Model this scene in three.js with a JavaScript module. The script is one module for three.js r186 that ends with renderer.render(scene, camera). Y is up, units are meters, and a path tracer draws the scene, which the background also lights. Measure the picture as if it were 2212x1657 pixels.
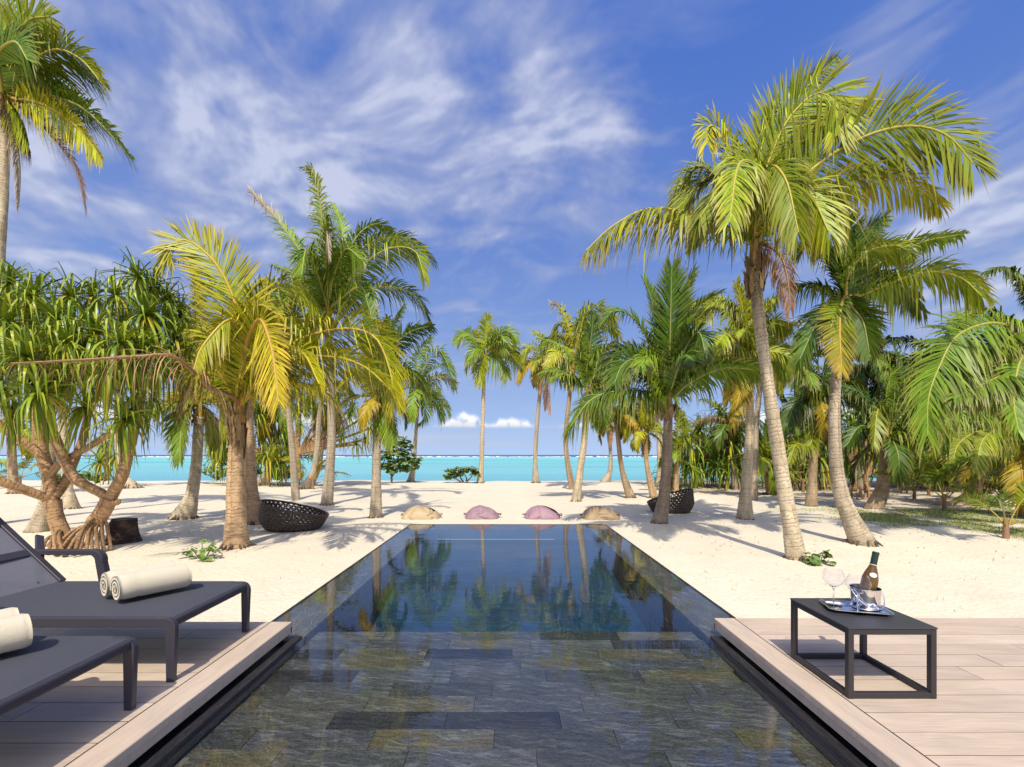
import * as THREE from 'three';
import { mergeGeometries, mergeVertices } from 'three/addons/utils/BufferGeometryUtils.js';
import { RoundedBoxGeometry } from 'three/addons/geometries/RoundedBoxGeometry.js';

// ------------------------------------------------------------------ camera, sky, sun, exposure
const EYE = 1.32;                                   // above the pool's water, metres
const scene = new THREE.Scene();
const camera = new THREE.PerspectiveCamera(2 * Math.atan(828.5 / 1000) * 180 / Math.PI, 2212 / 1657, 0.1, 20000);
camera.position.set(0, EYE, 0);
camera.setViewOffset(2212, 1657, 6, -154.5, 2212, 1657);   // level camera with a shifted lens
camera.updateProjectionMatrix();

const renderer = new THREE.WebGLRenderer({ antialias: true });
renderer.setSize(1024, 767);
renderer.toneMapping = THREE.LinearToneMapping;
renderer.toneMappingExposure = 1.28;
renderer.shadowMap.enabled = true;

const SUN = new THREE.Vector3(-0.06, 1.0, 0.76).normalize();   // behind the camera, about 52 degrees high
const sun = new THREE.DirectionalLight(new THREE.Color(1.0, 0.92, 0.77), 3.5);
sun.position.copy(SUN).multiplyScalar(60);
sun.target.position.set(0, 0, -10);
sun.position.add(sun.target.position);
sun.castShadow = true;
sun.shadow.mapSize.set(4096, 4096);
Object.assign(sun.shadow.camera, { left: -30, right: 30, top: 30, bottom: -30, near: 1, far: 140 });
sun.shadow.radius = 1.4;
scene.add(sun, sun.target);

// ------------------------------------------------------------------ random numbers and noise
function rng(seed) { let s = seed | 0; return () => { s = (s + 0x6d2b79f5) | 0; let t = Math.imul(s ^ (s >>> 15), 1 | s); t = (t + Math.imul(t ^ (t >>> 7), 61 | t)) ^ t; return ((t ^ (t >>> 14)) >>> 0) / 4294967296; }; }
let R = rng(7);
const rr = (a, b) => a + (b - a) * R();
const lerp = THREE.MathUtils.lerp, clamp = THREE.MathUtils.clamp, smooth = THREE.MathUtils.smoothstep;
function hash(x, y, z) { let h = Math.imul(x, 374761393) ^ Math.imul(y, 668265263) ^ Math.imul(z, 2147483647 - 57); h = Math.imul(h ^ (h >>> 13), 1274126177); return ((h ^ (h >>> 16)) >>> 0) / 4294967296; }
function vnoise(x, y, px = 0, py = 0, s = 0) {        // value noise; px, py: period (0 = none)
  const ix = Math.floor(x), iy = Math.floor(y), fx = x - ix, fy = y - iy, u = fx * fx * (3 - 2 * fx), v = fy * fy * (3 - 2 * fy);
  const w = (a, p) => (p ? ((a % p) + p) % p : a);
  return lerp(lerp(hash(w(ix, px), w(iy, py), s), hash(w(ix + 1, px), w(iy, py), s), u), lerp(hash(w(ix, px), w(iy + 1, py), s), hash(w(ix + 1, px), w(iy + 1, py), s), u), v);
}
function fbm(x, y, oct = 5, px = 0, py = 0, s = 0, gain = 0.5) { let a = 1, t = 0, n = 0, k = 1; for (let i = 0; i < oct; i++) { t += a * vnoise(x * k, y * k, px * k, py * k, s + i); n += a; a *= gain; k *= 2; } return t / n; }
const srgb = (c) => Math.round(255 * clamp(c <= 0.0031308 ? c * 12.92 : 1.055 * Math.pow(c, 1 / 2.4) - 0.055, 0, 1));
function tex(w, h, fn, color = true) {                // fn(u, v) -> linear rgb, or a height for a grey map
  const d = new Uint8Array(w * h * 4);
  for (let y = 0; y < h; y++) for (let x = 0; x < w; x++) {
    const c = fn(x / w, y / h), o = (y * w + x) * 4;
    if (color) { d[o] = srgb(c[0]); d[o + 1] = srgb(c[1]); d[o + 2] = srgb(c[2]); } else d[o] = d[o + 1] = d[o + 2] = Math.round(255 * clamp(c, 0, 1));
    d[o + 3] = 255;
  }
  const t = new THREE.DataTexture(d, w, h);
  t.wrapS = t.wrapT = THREE.RepeatWrapping; t.magFilter = THREE.LinearFilter; t.minFilter = THREE.LinearMipmapLinearFilter; t.generateMipmaps = true; t.anisotropy = 8;
  if (color) t.colorSpace = THREE.SRGBColorSpace;
  t.needsUpdate = true;
  return t;
}
const rep = (t, x, y) => { const c = t.clone(); c.repeat.set(x, y); c.needsUpdate = true; return c; };

// a pixel of a 2212 x 1657 view of the place, at a depth in metres, as a point of the world
const P = (px, py, z) => new THREE.Vector3((px - 1100) / 1000 * z, EYE + (983 - py) / 1000 * z, -z);

// ------------------------------------------------------------------ the sky
{
  const W = 2048, H = 1024, data = new Float32Array(W * H * 4);
  const dirOf = (px, py) => new THREE.Vector3(px - 1100, 983 - py, -1000).normalize();
  // banks of thin cloud: direction, half width in radians along and across, tilt, strength
  const banks = [[430, 40, .42, .2, -.35, .8], [880, 70, .26, .15, -.5, .6], [1090, 150, .26, .08, -.6, .75], [1290, 265, .18, .07, -.4, .5], [260, 390, .3, .075, -.2, .75], [100, 230, .22, .16, -.3, .5],
    [620, 420, .2, .055, -.35, .35], [1960, 60, .22, .05, .5, .42], [1800, 180, .12, .05, .6, .3], [2140, 520, .17, .16, .3, .62], [2050, 620, .22, .1, .2, .45], [60, 560, .2, .06, -.2, .5], [1000, 640, .14, .04, .5, .25], [960, 780, .2, .06, 0, .3], [1000, 480, .2, .06, .2, .22]]
    .map(([x, y, a, b, t, s]) => { const d = dirOf(x, y), e = new THREE.Vector3(0, 1, 0).cross(d).normalize().negate(), n = d.clone().cross(e).negate(); return { d, e, n: n.y < 0 ? n.negate() : n, a, b, c: Math.cos(t), q: Math.sin(t), s }; });
  const v = new THREE.Vector3();
  for (let j = 0; j < H; j++) {
    const el = ((j + 0.5) / H - 0.5) * Math.PI, y = Math.sin(el);
    for (let i = 0; i < W; i++) {
      const az = ((i + 0.5) / W - 0.5) * 2 * Math.PI, x = Math.cos(az) * Math.cos(el), z = Math.sin(az) * Math.cos(el), o = (j * W + i) * 4;
      v.set(x, y, z);
      const up = Math.max(y, 0), k = Math.pow(1 - up, 3.2);
      let r = lerp(0.044, 0.36, k), g = lerp(0.125, 0.50, k), b = lerp(0.45, 0.74, k);
      if (y > -0.02) {
        const h = Math.max(y, 0.02) + 0.10, u = x / h, w = z / h;
        const wx = fbm(u * 1.1 + 7, w * 1.1 + 3, 3, 0, 0, 11) - 0.5, wy = fbm(u * 1.1 - 5, w * 1.1 + 9, 3, 0, 0, 23) - 0.5;
        const streak = fbm((u * 0.8 + w * 0.6) * 1.9 + wx * 2.6, (-u * 0.6 + w * 0.8) * 2.9 + wy * 2.6, 7, 0, 0, 5, 0.58);
        const fine = fbm((u * .8 + w * .6) * 6 + wx * 6, (-u * .6 + w * .8) * 9 + wy * 6, 6, 0, 0, 31, 0.62);
        let m = 0.24 + 0.30 * smooth(y, 0.66, 0.95);                                       // thin cloud everywhere; more added overhead to whiten the fill light
        m += 0.30 * smooth(z, -0.1, 0.5) * smooth(y, 0.05, 0.3);  // more cloud added behind the viewer for whiter fill in the shadows
        for (const c of banks) {
          if (v.dot(c.d) < 0.5) continue;
          const p = v.dot(c.e), q = v.dot(c.n), pa = (p * c.c + q * c.q) / c.a, qa = (-p * c.q + q * c.c) / c.b;
          m += c.s * Math.exp(-(pa * pa + qa * qa));
        }
        let a = clamp((streak + 0.62 * (fine - 0.5) - 0.60 + 0.34 * Math.min(m, 1.1)) * 1.45, 0, 1) * clamp(m * 1.6, 0, 1);
        a = clamp(a * (0.7 + 0.5 * fine) + 0.10 * clamp(m, 0, 1), 0, 0.80);
        // small heaped clouds and bands low over the sea
        if (y < 0.16) {
          const e = el * 57.3, A = Math.atan2(x, -z) * 57.3 + 6.2;
          const band = smooth(e, 0.3, 1.2) * (1 - smooth(e, 3.2, 4.6)) * (0.25 + 0.75 * smooth(fbm(A * 0.08 + 3, e * 1.1, 4, 0, 0, 41), 0.42, 0.7));
          a = Math.max(a, 0.5 * band);
          const top = 3.5 + 1.9 * Math.pow(fbm(A * 0.5 + 40, 0.5, 4, 0, 0, 51), 1.4) * smooth(fbm(A * 0.14, 2.5, 2, 0, 0, 57), 0.42, 0.6) * 2.0;
          const heap = smooth(e, 3.3, 3.6) * (1 - smooth(e, top - 0.5, top + 0.12)) * smooth(fbm(A * 1.3, e * 1.3, 4, 0, 0, 61), 0.25, 0.5);
          const cr = 0.93 - 0.3 * (1 - smooth(e, 3.3, top));
          r = lerp(r, cr * 0.97, heap); g = lerp(g, cr * 0.98, heap); b = lerp(b, cr * 1.02, heap);
          a *= 1 - heap;
        }
        const cl = 0.45 + 0.14 * smooth(a, 0.3, 0.9);
        r = lerp(r, cl * 0.98, a * .92); g = lerp(g, cl * 1.02, a * .92); b = lerp(b, cl * 1.20, a * .92);
        // warm glow added about the sun, behind the viewer, as soft fill for shadows
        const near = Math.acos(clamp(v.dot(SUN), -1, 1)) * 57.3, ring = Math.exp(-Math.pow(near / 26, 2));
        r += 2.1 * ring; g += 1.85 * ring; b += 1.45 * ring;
      } else { r = 0.36; g = 0.36; b = 0.34; }
      data[o] = r; data[o + 1] = g; data[o + 2] = b; data[o + 3] = 1;
    }
  }
  const sky = new THREE.DataTexture(data, W, H, THREE.RGBAFormat, THREE.FloatType);
  sky.mapping = THREE.EquirectangularReflectionMapping; sky.magFilter = THREE.LinearFilter; sky.minFilter = THREE.LinearFilter; sky.needsUpdate = true;
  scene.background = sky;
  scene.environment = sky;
}

// ------------------------------------------------------------------ naming helpers
const used = {};
const numbered = (n) => { const k = used[n] = (used[n] ?? -1) + 1; return k ? n + '_' + String(k).padStart(3, '0') : n; };
function thing(name, label, category, pos = [0, 0, 0], group) {
  const o = new THREE.Group(); o.name = numbered(name); o.position.set(...pos); scene.add(o);
  Object.assign(o.userData, { label, category }); if (group) o.userData.group = group;
  return o;
}
function part(name, geo, mat, parent) {
  const m = new THREE.Mesh(geo, mat); m.name = name; m.castShadow = m.receiveShadow = true; parent.add(m); return m;
}
function solo(name, geo, mat, label, category, group, kind) {
  const m = new THREE.Mesh(geo, mat); m.name = numbered(name); m.castShadow = m.receiveShadow = true; scene.add(m);
  if (label) m.userData.label = label; if (category) m.userData.category = category; if (group) m.userData.group = group; if (kind) m.userData.kind = kind;
  return m;
}
const structure = (name, geo, mat, label) => solo(name, geo, mat, label, undefined, undefined, 'structure');
const M = (o) => new THREE.MeshStandardMaterial(o), MP = (o) => new THREE.MeshPhysicalMaterial(o);
const lin = (r, g, b) => new THREE.Color().setRGB(r, g, b);

// a growing buffer of triangles with normals, colours and uvs
class Buf {
  constructor() { this.p = []; this.n = []; this.c = []; this.u = []; this.i = []; }
  v(x, y, z, nx, ny, nz, r = 1, g = 1, b = 1, u = 0, w = 0) { this.p.push(x, y, z); this.n.push(nx, ny, nz); this.c.push(r, g, b); this.u.push(u, w); return this.p.length / 3 - 1; }
  tri(a, b, c) { this.i.push(a, b, c); }
  quad(a, b, c, d) { this.i.push(a, b, c, a, c, d); }
  geo(recompute) {
    const g = new THREE.BufferGeometry();
    g.setAttribute('position', new THREE.Float32BufferAttribute(this.p, 3)); g.setAttribute('normal', new THREE.Float32BufferAttribute(this.n, 3));
    g.setAttribute('color', new THREE.Float32BufferAttribute(this.c, 3)); g.setAttribute('uv', new THREE.Float32BufferAttribute(this.u, 2)); g.setIndex(this.i);
    if (recompute) g.computeVertexNormals();
    return g;
  }
}
// a tube along points with a radius at each; uv in metres
function tubeInto(b, pts, rad, sides, col, cap = true) {
  const n = pts.length, T = new THREE.Vector3(), N = new THREE.Vector3(), B = new THREE.Vector3();
  let ref = Math.abs(pts[n - 1].clone().sub(pts[0]).normalize().z) > 0.9 ? new THREE.Vector3(1, 0, 0) : new THREE.Vector3(0, 0, 1), len = 0, first = 0;
  for (let k = 0; k < n; k++) {
    T.copy(pts[Math.min(k + 1, n - 1)]).sub(pts[Math.max(k - 1, 0)]).normalize();
    N.copy(ref).addScaledVector(T, -ref.dot(T)).normalize(); ref = N.clone(); B.crossVectors(T, N);
    if (k) len += pts[k].distanceTo(pts[k - 1]);
    for (let s = 0; s <= sides; s++) {
      const a = s / sides * 2 * Math.PI, r = typeof rad === 'function' ? rad(k / (n - 1), a, len) : rad[k];
      const cx = Math.cos(a), sx = Math.sin(a), nx = N.x * cx + B.x * sx, ny = N.y * cx + B.y * sx, nz = N.z * cx + B.z * sx, c = typeof col === 'function' ? col(k / (n - 1), a) : col;
      const id = b.v(pts[k].x + nx * r, pts[k].y + ny * r, pts[k].z + nz * r, nx, ny, nz, c[0], c[1], c[2], s / sides * 2 * Math.PI * 0.12, len);
      if (!k && !s) first = id;
    }
  }
  for (let k = 0; k < n - 1; k++) for (let s = 0; s < sides; s++) { const a = first + k * (sides + 1) + s, c = a + sides + 1; b.quad(a, a + 1, c + 1, c); }
  if (cap) for (const k of [0, n - 1]) {
    const c = typeof col === 'function' ? col(k ? 1 : 0, 0) : col, d = pts[k].clone().sub(pts[k ? k - 1 : 1]).normalize();
    const m = b.v(pts[k].x, pts[k].y, pts[k].z, d.x, d.y, d.z, c[0], c[1], c[2]);
    for (let s = 0; s < sides; s++) { const a = first + k * (sides + 1) + s; k ? b.tri(a, a + 1, m) : b.tri(a + 1, a, m); }
  }
}
const curve = (pts, n) => new THREE.CatmullRomCurve3(pts, false, 'centripetal').getPoints(n);
function tubeGeo(pts, rad, sides = 8, n = 0, col = [1, 1, 1]) { const b = new Buf(), q = n ? curve(pts, n) : pts; tubeInto(b, q, typeof rad === 'number' ? () => rad : rad, sides, col); return b.geo(typeof rad === 'function'); }
// a box with chamfered long edges, uv in metres shifted by (ou, ov)
function board(w, h, d, cham = 0.003, ou = 0, ov = 0, alongX = true) {
  const b = new Buf(), c = Math.min(cham, h / 3), X = w / 2, Z = d / 2, uv = (x, z) => alongX ? [x + ou, z + ov] : [z + ou, x + ov];
  const face = (pts, nx, ny, nz) => { const id = pts.map(([x, y, z]) => { const [u, q] = Math.abs(ny) > 0.5 ? uv(x, z) : Math.abs(nz) > 0.5 ? uv(x, y) : uv(z, y); return b.v(x, y, z, nx, ny, nz, 1, 1, 1, u, q); }); b.quad(...id); };
  face([[-X + c, h, Z - c], [X - c, h, Z - c], [X - c, h, -Z + c], [-X + c, h, -Z + c]], 0, 1, 0);
  face([[-X, h - c, Z], [X, h - c, Z], [X - c, h, Z - c], [-X + c, h, Z - c]], 0, .7, .7); face([[X, h - c, -Z], [-X, h - c, -Z], [-X + c, h, -Z + c], [X - c, h, -Z + c]], 0, .7, -.7);
  face([[X, h - c, Z], [X, h - c, -Z], [X - c, h, -Z + c], [X - c, h, Z - c]], .7, .7, 0); face([[-X, h - c, -Z], [-X, h - c, Z], [-X + c, h, Z - c], [-X + c, h, -Z + c]], -.7, .7, 0);
  face([[-X, 0, Z], [X, 0, Z], [X, h - c, Z], [-X, h - c, Z]], 0, 0, 1); face([[X, 0, -Z], [-X, 0, -Z], [-X, h - c, -Z], [X, h - c, -Z]], 0, 0, -1);
  face([[X, 0, Z], [X, 0, -Z], [X, h - c, -Z], [X, h - c, Z]], 1, 0, 0); face([[-X, 0, -Z], [-X, 0, Z], [-X, h - c, Z], [-X, h - c, -Z]], -1, 0, 0);
  face([[-X, 0, -Z], [X, 0, -Z], [X, 0, Z], [-X, 0, Z]], 0, -1, 0);
  return b.geo();
}
const box = (x0, x1, y0, y1, z0, z1) => { const g = new THREE.BoxGeometry(x1 - x0, y1 - y0, z1 - z0); g.translate((x0 + x1) / 2, (y0 + y1) / 2, (z0 + z1) / 2); return g; };

// ------------------------------------------------------------------ sand
const POOL = { xl: -1.874, xr: 1.822, near: 1.2, far: 8.8, il: -1.50, ir: 1.455, deckEnd: 3.37 };
const litterAt = (x, z) => {                          // the leaf-strewn ground under the trees on the right: 0 to 1
  const edge = smooth(z, 9.5, 17) * 1.0, line = 9.6 - (z - 7) * 0.32;        // nearer: only far right
  return smooth(x + 1.2 * (fbm(x * .5, z * .5, 3, 0, 0, 71) - .5), line - 0.7, line + 1.1) * (0.25 + 0.75 * edge) * smooth(z, 6.2, 8.4);
};
const grassAt = (x, z) => smooth(x * 0.9 + z * 0.35 + 1.8 * (fbm(x * .8, z * .8, 4, 0, 0, 77) - .5), 9.0, 10.0) * smooth(z, 6.6, 7.6) * (1 - smooth(z, 10.3, 11.6)) * smooth(fbm(x * 1.4, z * 1.4, 4, 0, 0, 79), 0.32, 0.55);
function groundY(x, zd) {                             // zd: distance in front of the camera
  const away = Math.max(0, Math.max(POOL.xl - 0.4 - x, x - POOL.xr - 0.4, zd - POOL.far - 1.2));
  const soft = smooth(away, 0, 3);
  let y = soft * ((fbm(x * .35 + 9, zd * .35, 3, 0, 0, 81) - .5) * 0.16 + (fbm(x * 1.3, zd * 1.3, 3, 0, 0, 83) - .5) * 0.045) + 0.35 * (vnoise(x * 6, zd * 6, 0, 0, 85) - .5) * 0.02 * smooth(away, 0.1, .8);
  y -= 3.2 * smooth(zd, 22.4, 52) + 0.03 * Math.max(0, zd - 52);
  return y;
}
const sandBump = tex(512, 512, (u, v) => 0.55 * fbm(u * 6, v * 6, 5, 6, 6, 3) + 0.45 * fbm(u * 40, v * 40, 3, 40, 40, 9), false);
const sandMap = tex(512, 512, (u, v) => { const a = fbm(u * 5, v * 5, 5, 5, 5, 13), b = fbm(u * 64, v * 64, 2, 64, 64, 17), k = 0.86 + 0.13 * a + 0.10 * (b - .5) - (b > 0.86 ? 0.16 : 0); return [k, k * 0.985, k * 0.96]; });
const sandMat = M({ vertexColors: true, roughness: 0.95, map: rep(sandMap, 0.55, 0.55), bumpMap: rep(sandBump, 0.7, 0.7), bumpScale: 0.022 });
{
  const axis = (stops) => { const out = []; for (let i = 0; i < stops.length - 1; i++) { const [a, s] = stops[i], [b] = stops[i + 1], n = Math.max(1, Math.round((b - a) / s)); for (let k = 0; k < n; k++) out.push(a + (b - a) * k / n); } out.push(stops.at(-1)[0]); return out; };
  const xs = axis([[-160, 12], [-40, 1.5], [-16, .25], [-9, .12], [POOL.xl, (POOL.xr - POOL.xl) / 12], [POOL.xr, .12], [9, .2], [20, 1.5], [40, 12], [160, 1]]);
  const zs = axis([[-40, 10], [0, .4], [POOL.near, .2], [POOL.deckEnd, .1], [POOL.far, .12], [16, .2], [23, .5], [36, 3], [80, 1]]);
  const b = new Buf(), at = (i, j) => j * xs.length + i;
  for (const z of zs) for (const x of xs) {
    const l = litterAt(x, z), n = fbm(x * 2.2, z * 2.2, 5, 0, 0, 91), ls = l * smooth(n, 0.3, 0.55), gr = grassAt(x, z) * 0.8;
    const pale = 0.95 + 0.08 * (fbm(x * .6, z * .6, 4, 0, 0, 93) - .5);
    let c = [0.77 * pale, 0.70 * pale, 0.55 * pale];
    c = [lerp(c[0], 0.30 + .2 * n, ls * .8), lerp(c[1], 0.235 + .17 * n, ls * .8), lerp(c[2], 0.16 + .12 * n, ls * .8)];
    c = [lerp(c[0], .24, gr), lerp(c[1], .27, gr), lerp(c[2], .07, gr)];
    b.v(x, groundY(x, z), -z, 0, 1, 0, ...c, x, z);
  }
  for (let j = 0; j < zs.length - 1; j++) for (let i = 0; i < xs.length - 1; i++) {
    const x = (xs[i] + xs[i + 1]) / 2, z = (zs[j] + zs[j + 1]) / 2;
    if (x > POOL.xl && x < POOL.xr && z > POOL.near && z < POOL.far) continue;
    b.quad(at(i, j), at(i + 1, j), at(i + 1, j + 1), at(i, j + 1));
  }
  structure('sand', b.geo(true), sandMat, 'pale coral sand of the beach around the pool');
}
// ------------------------------------------------------------------ sea
{
  const b = new Buf(), rows = [], cols = 90, level = -1.25, H = EYE - level;
  for (let z = 24; z < 12000; z *= 1.02) rows.push(z);
  rows.forEach((z) => { for (let i = 0; i <= cols; i++) {
    const s = (i / cols - .5) * 2, x = s * (60 + z * 1.6), d = H * 1000 / z;                 // d: how steeply it is seen, per mille
    const n = fbm(x / (18 + z * .12), z / (6 + z * .04), 4, 0, 0, 101) - .5;
    const q = z + z * .35 * n;
    let c = [.19, .50, .52];                                                     // shallow lagoon over sand
    const mix = (k, t) => { c = [lerp(c[0], k[0], t), lerp(c[1], k[1], t), lerp(c[2], k[2], t)]; };
    mix([.12, .38, .45], 1 - smooth(q, 34, 75));
    mix([.20, .58, .55], smooth(q, 80, 180));
    mix([.24, .66, .60], smooth(q, 180, 420) * .8);
    mix([.08, .38, .42], smooth(fbm(x / 60 + 4, z / 14, 4, 0, 0, 107), 0.55, .68) * .7 * smooth(z, 50, 110));
    mix([.012, .045, .20], smooth(z + 60 * n, 620, 720));
    b.v(x, level, -z, 0, 1, 0, ...c, x, z);
  } });
  for (let j = 0; j < rows.length - 1; j++) for (let i = 0; i < cols; i++) { const a = j * (cols + 1) + i; b.quad(a, a + 1, a + cols + 2, a + cols + 1); }
  const ripple = tex(512, 512, (u, v) => .6 * fbm(u * 6, v * 14, 5, 6, 14, 7) + .4 * fbm(u * 30, v * 50, 3, 30, 50, 8), false);
  structure('sea', b.geo(), MP({ vertexColors: true, roughness: 0.32, specularIntensity: 0.35, bumpMap: rep(ripple, .12, .12), bumpScale: .35 }), 'turquoise lagoon reaching to the dark blue horizon');
  // the white line of breakers on the reef
  const s = new Buf(), r = rng(5);
  for (let k = 0; k < 420; k++) {
    const x = -1150 + k * 5.5 + r() * 3, w = 3 + r() * 9, h = (.35 + 1.0 * r() * fbm(k * .06, 1, 3, 0, 0, 3)) * 1.1, z = 610 + r() * 26, pts = [];
    for (let i = 0; i <= 6; i++) { const t = i / 6, e = Math.sin(Math.PI * t) ** .6, hh = h * e * (.7 + .6 * r()); pts.push([x + w * (t - .5), hh]); }
    const ids = pts.map(([px, hh]) => [s.v(px, level, -z + 2.5, 0, .3, 1), s.v(px, level + hh, -z, 0, 1, .3), s.v(px, level, -z - 2.5, 0, .3, -1)]);
    for (let i = 0; i < 6; i++) { s.quad(ids[i][0], ids[i + 1][0], ids[i + 1][1], ids[i][1]); s.quad(ids[i][1], ids[i + 1][1], ids[i + 1][2], ids[i][2]); }
  }
  solo('surf', s.geo(true), M({ color: lin(.9, .92, .93), roughness: .8 }), 'white line of surf breaking on the distant reef', 'surf', undefined, 'stuff');
}
// ------------------------------------------------------------------ swimming pool
const slate = (seed, warm) => tex(512, 256, (u, v) => {
  const w = fbm(u * 3, v * 3, 4, 3, 3, seed) - .5, s = fbm(u * 4 + v * 6 + w * 3, v * 26 - u * 8 + w * 9, 5, 0, 0, seed + 3), f = fbm(u * 60, v * 90, 3, 60, 90, seed + 5), k = fbm(u * 2 + w, v * 3 + w, 4, 2, 3, seed + 8);
  const vein = smooth(s, .60, .72) * .6, rust = smooth(k + w * .5, .46, .66) * warm, g = .56 + .62 * (s - .5) + .70 * (f - .5) + vein * .55;
  return [g * lerp(.86, 1.05, rust), g * lerp(.86, .86, rust), g * lerp(.96, .58, rust)];
});
const slateBump = tex(512, 256, (u, v) => { const w = fbm(u * 3, v * 3, 3, 3, 3, 2); return .5 * fbm(u * 10 + w * 2, v * 22 + w * 4, 5, 0, 0, 4) + .5 * fbm(u * 60, v * 34, 3, 60, 34, 6); }, false);
const slates = [slate(3, .65), slate(40, .25), slate(77, .45)];
const stoneMats = [];
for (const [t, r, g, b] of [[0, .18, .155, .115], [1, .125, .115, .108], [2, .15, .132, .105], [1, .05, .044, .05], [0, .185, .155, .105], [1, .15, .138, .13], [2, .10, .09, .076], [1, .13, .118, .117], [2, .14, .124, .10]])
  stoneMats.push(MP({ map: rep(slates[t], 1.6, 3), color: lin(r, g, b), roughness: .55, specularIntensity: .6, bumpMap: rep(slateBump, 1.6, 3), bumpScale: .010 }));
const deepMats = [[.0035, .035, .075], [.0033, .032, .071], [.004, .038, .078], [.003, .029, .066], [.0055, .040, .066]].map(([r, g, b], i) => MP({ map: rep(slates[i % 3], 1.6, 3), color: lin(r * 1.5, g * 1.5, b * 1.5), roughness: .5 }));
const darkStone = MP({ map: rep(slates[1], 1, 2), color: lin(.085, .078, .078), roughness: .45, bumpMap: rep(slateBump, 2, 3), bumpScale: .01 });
{
  const pool = thing('swimming_pool', 'long dark slate pool set flush into the sand between the decks', 'pool');
  pool.userData.kind = 'structure'; delete pool.userData.category;
  const { xl, xr, il, ir, far, deckEnd } = POOL;
  // the shell: bed of the shallow shelf, floor, walls, far bench
  const SH = -0.072, DP = -0.92, step = 3.62;
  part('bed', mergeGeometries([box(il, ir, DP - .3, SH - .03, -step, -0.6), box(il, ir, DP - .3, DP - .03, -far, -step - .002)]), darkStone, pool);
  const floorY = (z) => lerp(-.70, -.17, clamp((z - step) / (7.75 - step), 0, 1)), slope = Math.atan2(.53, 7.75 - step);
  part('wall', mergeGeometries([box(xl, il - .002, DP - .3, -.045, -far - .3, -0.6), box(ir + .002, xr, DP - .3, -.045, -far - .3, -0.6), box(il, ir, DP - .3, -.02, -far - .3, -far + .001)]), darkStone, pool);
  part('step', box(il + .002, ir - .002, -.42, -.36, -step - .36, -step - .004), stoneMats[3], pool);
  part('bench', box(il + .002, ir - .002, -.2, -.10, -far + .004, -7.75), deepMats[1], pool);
  part('bench_edge', box(-1.2, .75, -.097, -.09, -7.775, -7.74), M({ color: lin(.26, .33, .36), roughness: .4 }), pool);
  const geos = Array.from({ length: 6 }, (_, i) => board(.599, .028, .1608, .0005, i * .37, i * .21));
  R = rng(21);
  const row = (y, z, mats, k) => {
    for (let x = il - rr(0, .55); x < ir; x += .6) {
      const a = Math.max(x, il) + .001, c = Math.min(x + .6, ir) - .001; if (c - a < .03) continue;
      const t = part('tile', geos[Math.floor(R() * 6)], mats[Math.floor(R() * mats.length)], pool);
      t.position.set((a + c) / 2, y + rr(-.0012, .0012), -z); t.scale.x = (c - a) / .6;
      if (k) t.rotation.x = k; else if (R() < .5) t.rotation.y = Math.PI;
    }
  };
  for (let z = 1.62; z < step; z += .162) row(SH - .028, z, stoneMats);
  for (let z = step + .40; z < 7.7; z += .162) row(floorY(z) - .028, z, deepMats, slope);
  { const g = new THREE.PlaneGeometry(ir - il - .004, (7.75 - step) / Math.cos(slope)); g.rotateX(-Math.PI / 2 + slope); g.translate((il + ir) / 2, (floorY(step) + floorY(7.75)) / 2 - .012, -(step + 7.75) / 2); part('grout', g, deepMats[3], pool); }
  // slabs of the drowned coping along both sides, beyond the decks
  for (const [a, c] of [[xl, il], [ir, xr]]) for (let z = deckEnd - .05, k = 0; z < far; z += .6, k++) {
    const e = Math.min(z + .6, far), g = board(c - a - .004, .03, e - z - .004, .003, k * .3, k * .17, false), s = part('coping_slab', g, stoneMats[[0, 4, 2, 5, 2][k % 5]], pool);
    s.position.set((a + c) / 2, -.042, -(z + e) / 2);
  }
  const rim = (x0, x1, z0, z1) => part('rim', box(x0, x1, -.12, .004, -z1, -z0), stoneMats[0], pool);
  rim(xl - .012, xl, deckEnd, far); rim(xr, xr + .012, deckEnd, far); rim(xl - .012, xr + .012, far, far + .012);
  // beside the decks: a kerb at the water line and the overflow slot behind it
  for (const [a, s] of [[ir, 1], [il, -1]]) {
    part('kerb', box(Math.min(a, a + s * .05), Math.max(a, a + s * .05), -.3, .012, -deckEnd + .02, -0.6), darkStone, pool);
    part('overflow_slot', box(Math.min(a + s * .05, a + s * .33), Math.max(a + s * .05, a + s * .33), -.3, -.09, -deckEnd + .02, -.6), M({ color: lin(.01, .01, .011), roughness: .9 }), pool);
  }
  // the water: one flat sheet
  const sh = new THREE.Shape([[xl, -far], [xr, -far], [xr, -deckEnd], [ir, -deckEnd], [ir, -.6], [il, -.6], [il, -deckEnd], [xl, -deckEnd]].map((p) => new THREE.Vector2(p[0], -p[1])));
  const g = new THREE.ShapeGeometry(sh); g.rotateX(-Math.PI / 2);
  const rip = tex(512, 512, (u, v) => .7 * fbm(u * 5, v * 11, 4, 5, 11, 17) + .3 * fbm(u * 16, v * 40, 3, 16, 40, 19), false);
  const uv = g.attributes.uv, ps = g.attributes.position; for (let i = 0; i < uv.count; i++) uv.setXY(i, ps.getX(i), ps.getZ(i));
  structure('pool_water', g, MP({ color: lin(.86, .95, .98), transmission: 1, thickness: 0, roughness: 0, ior: 1.45, bumpMap: rep(rip, .55, .55), bumpScale: .0013 }), 'still clear water filling the pool to its rim');
}
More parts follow.
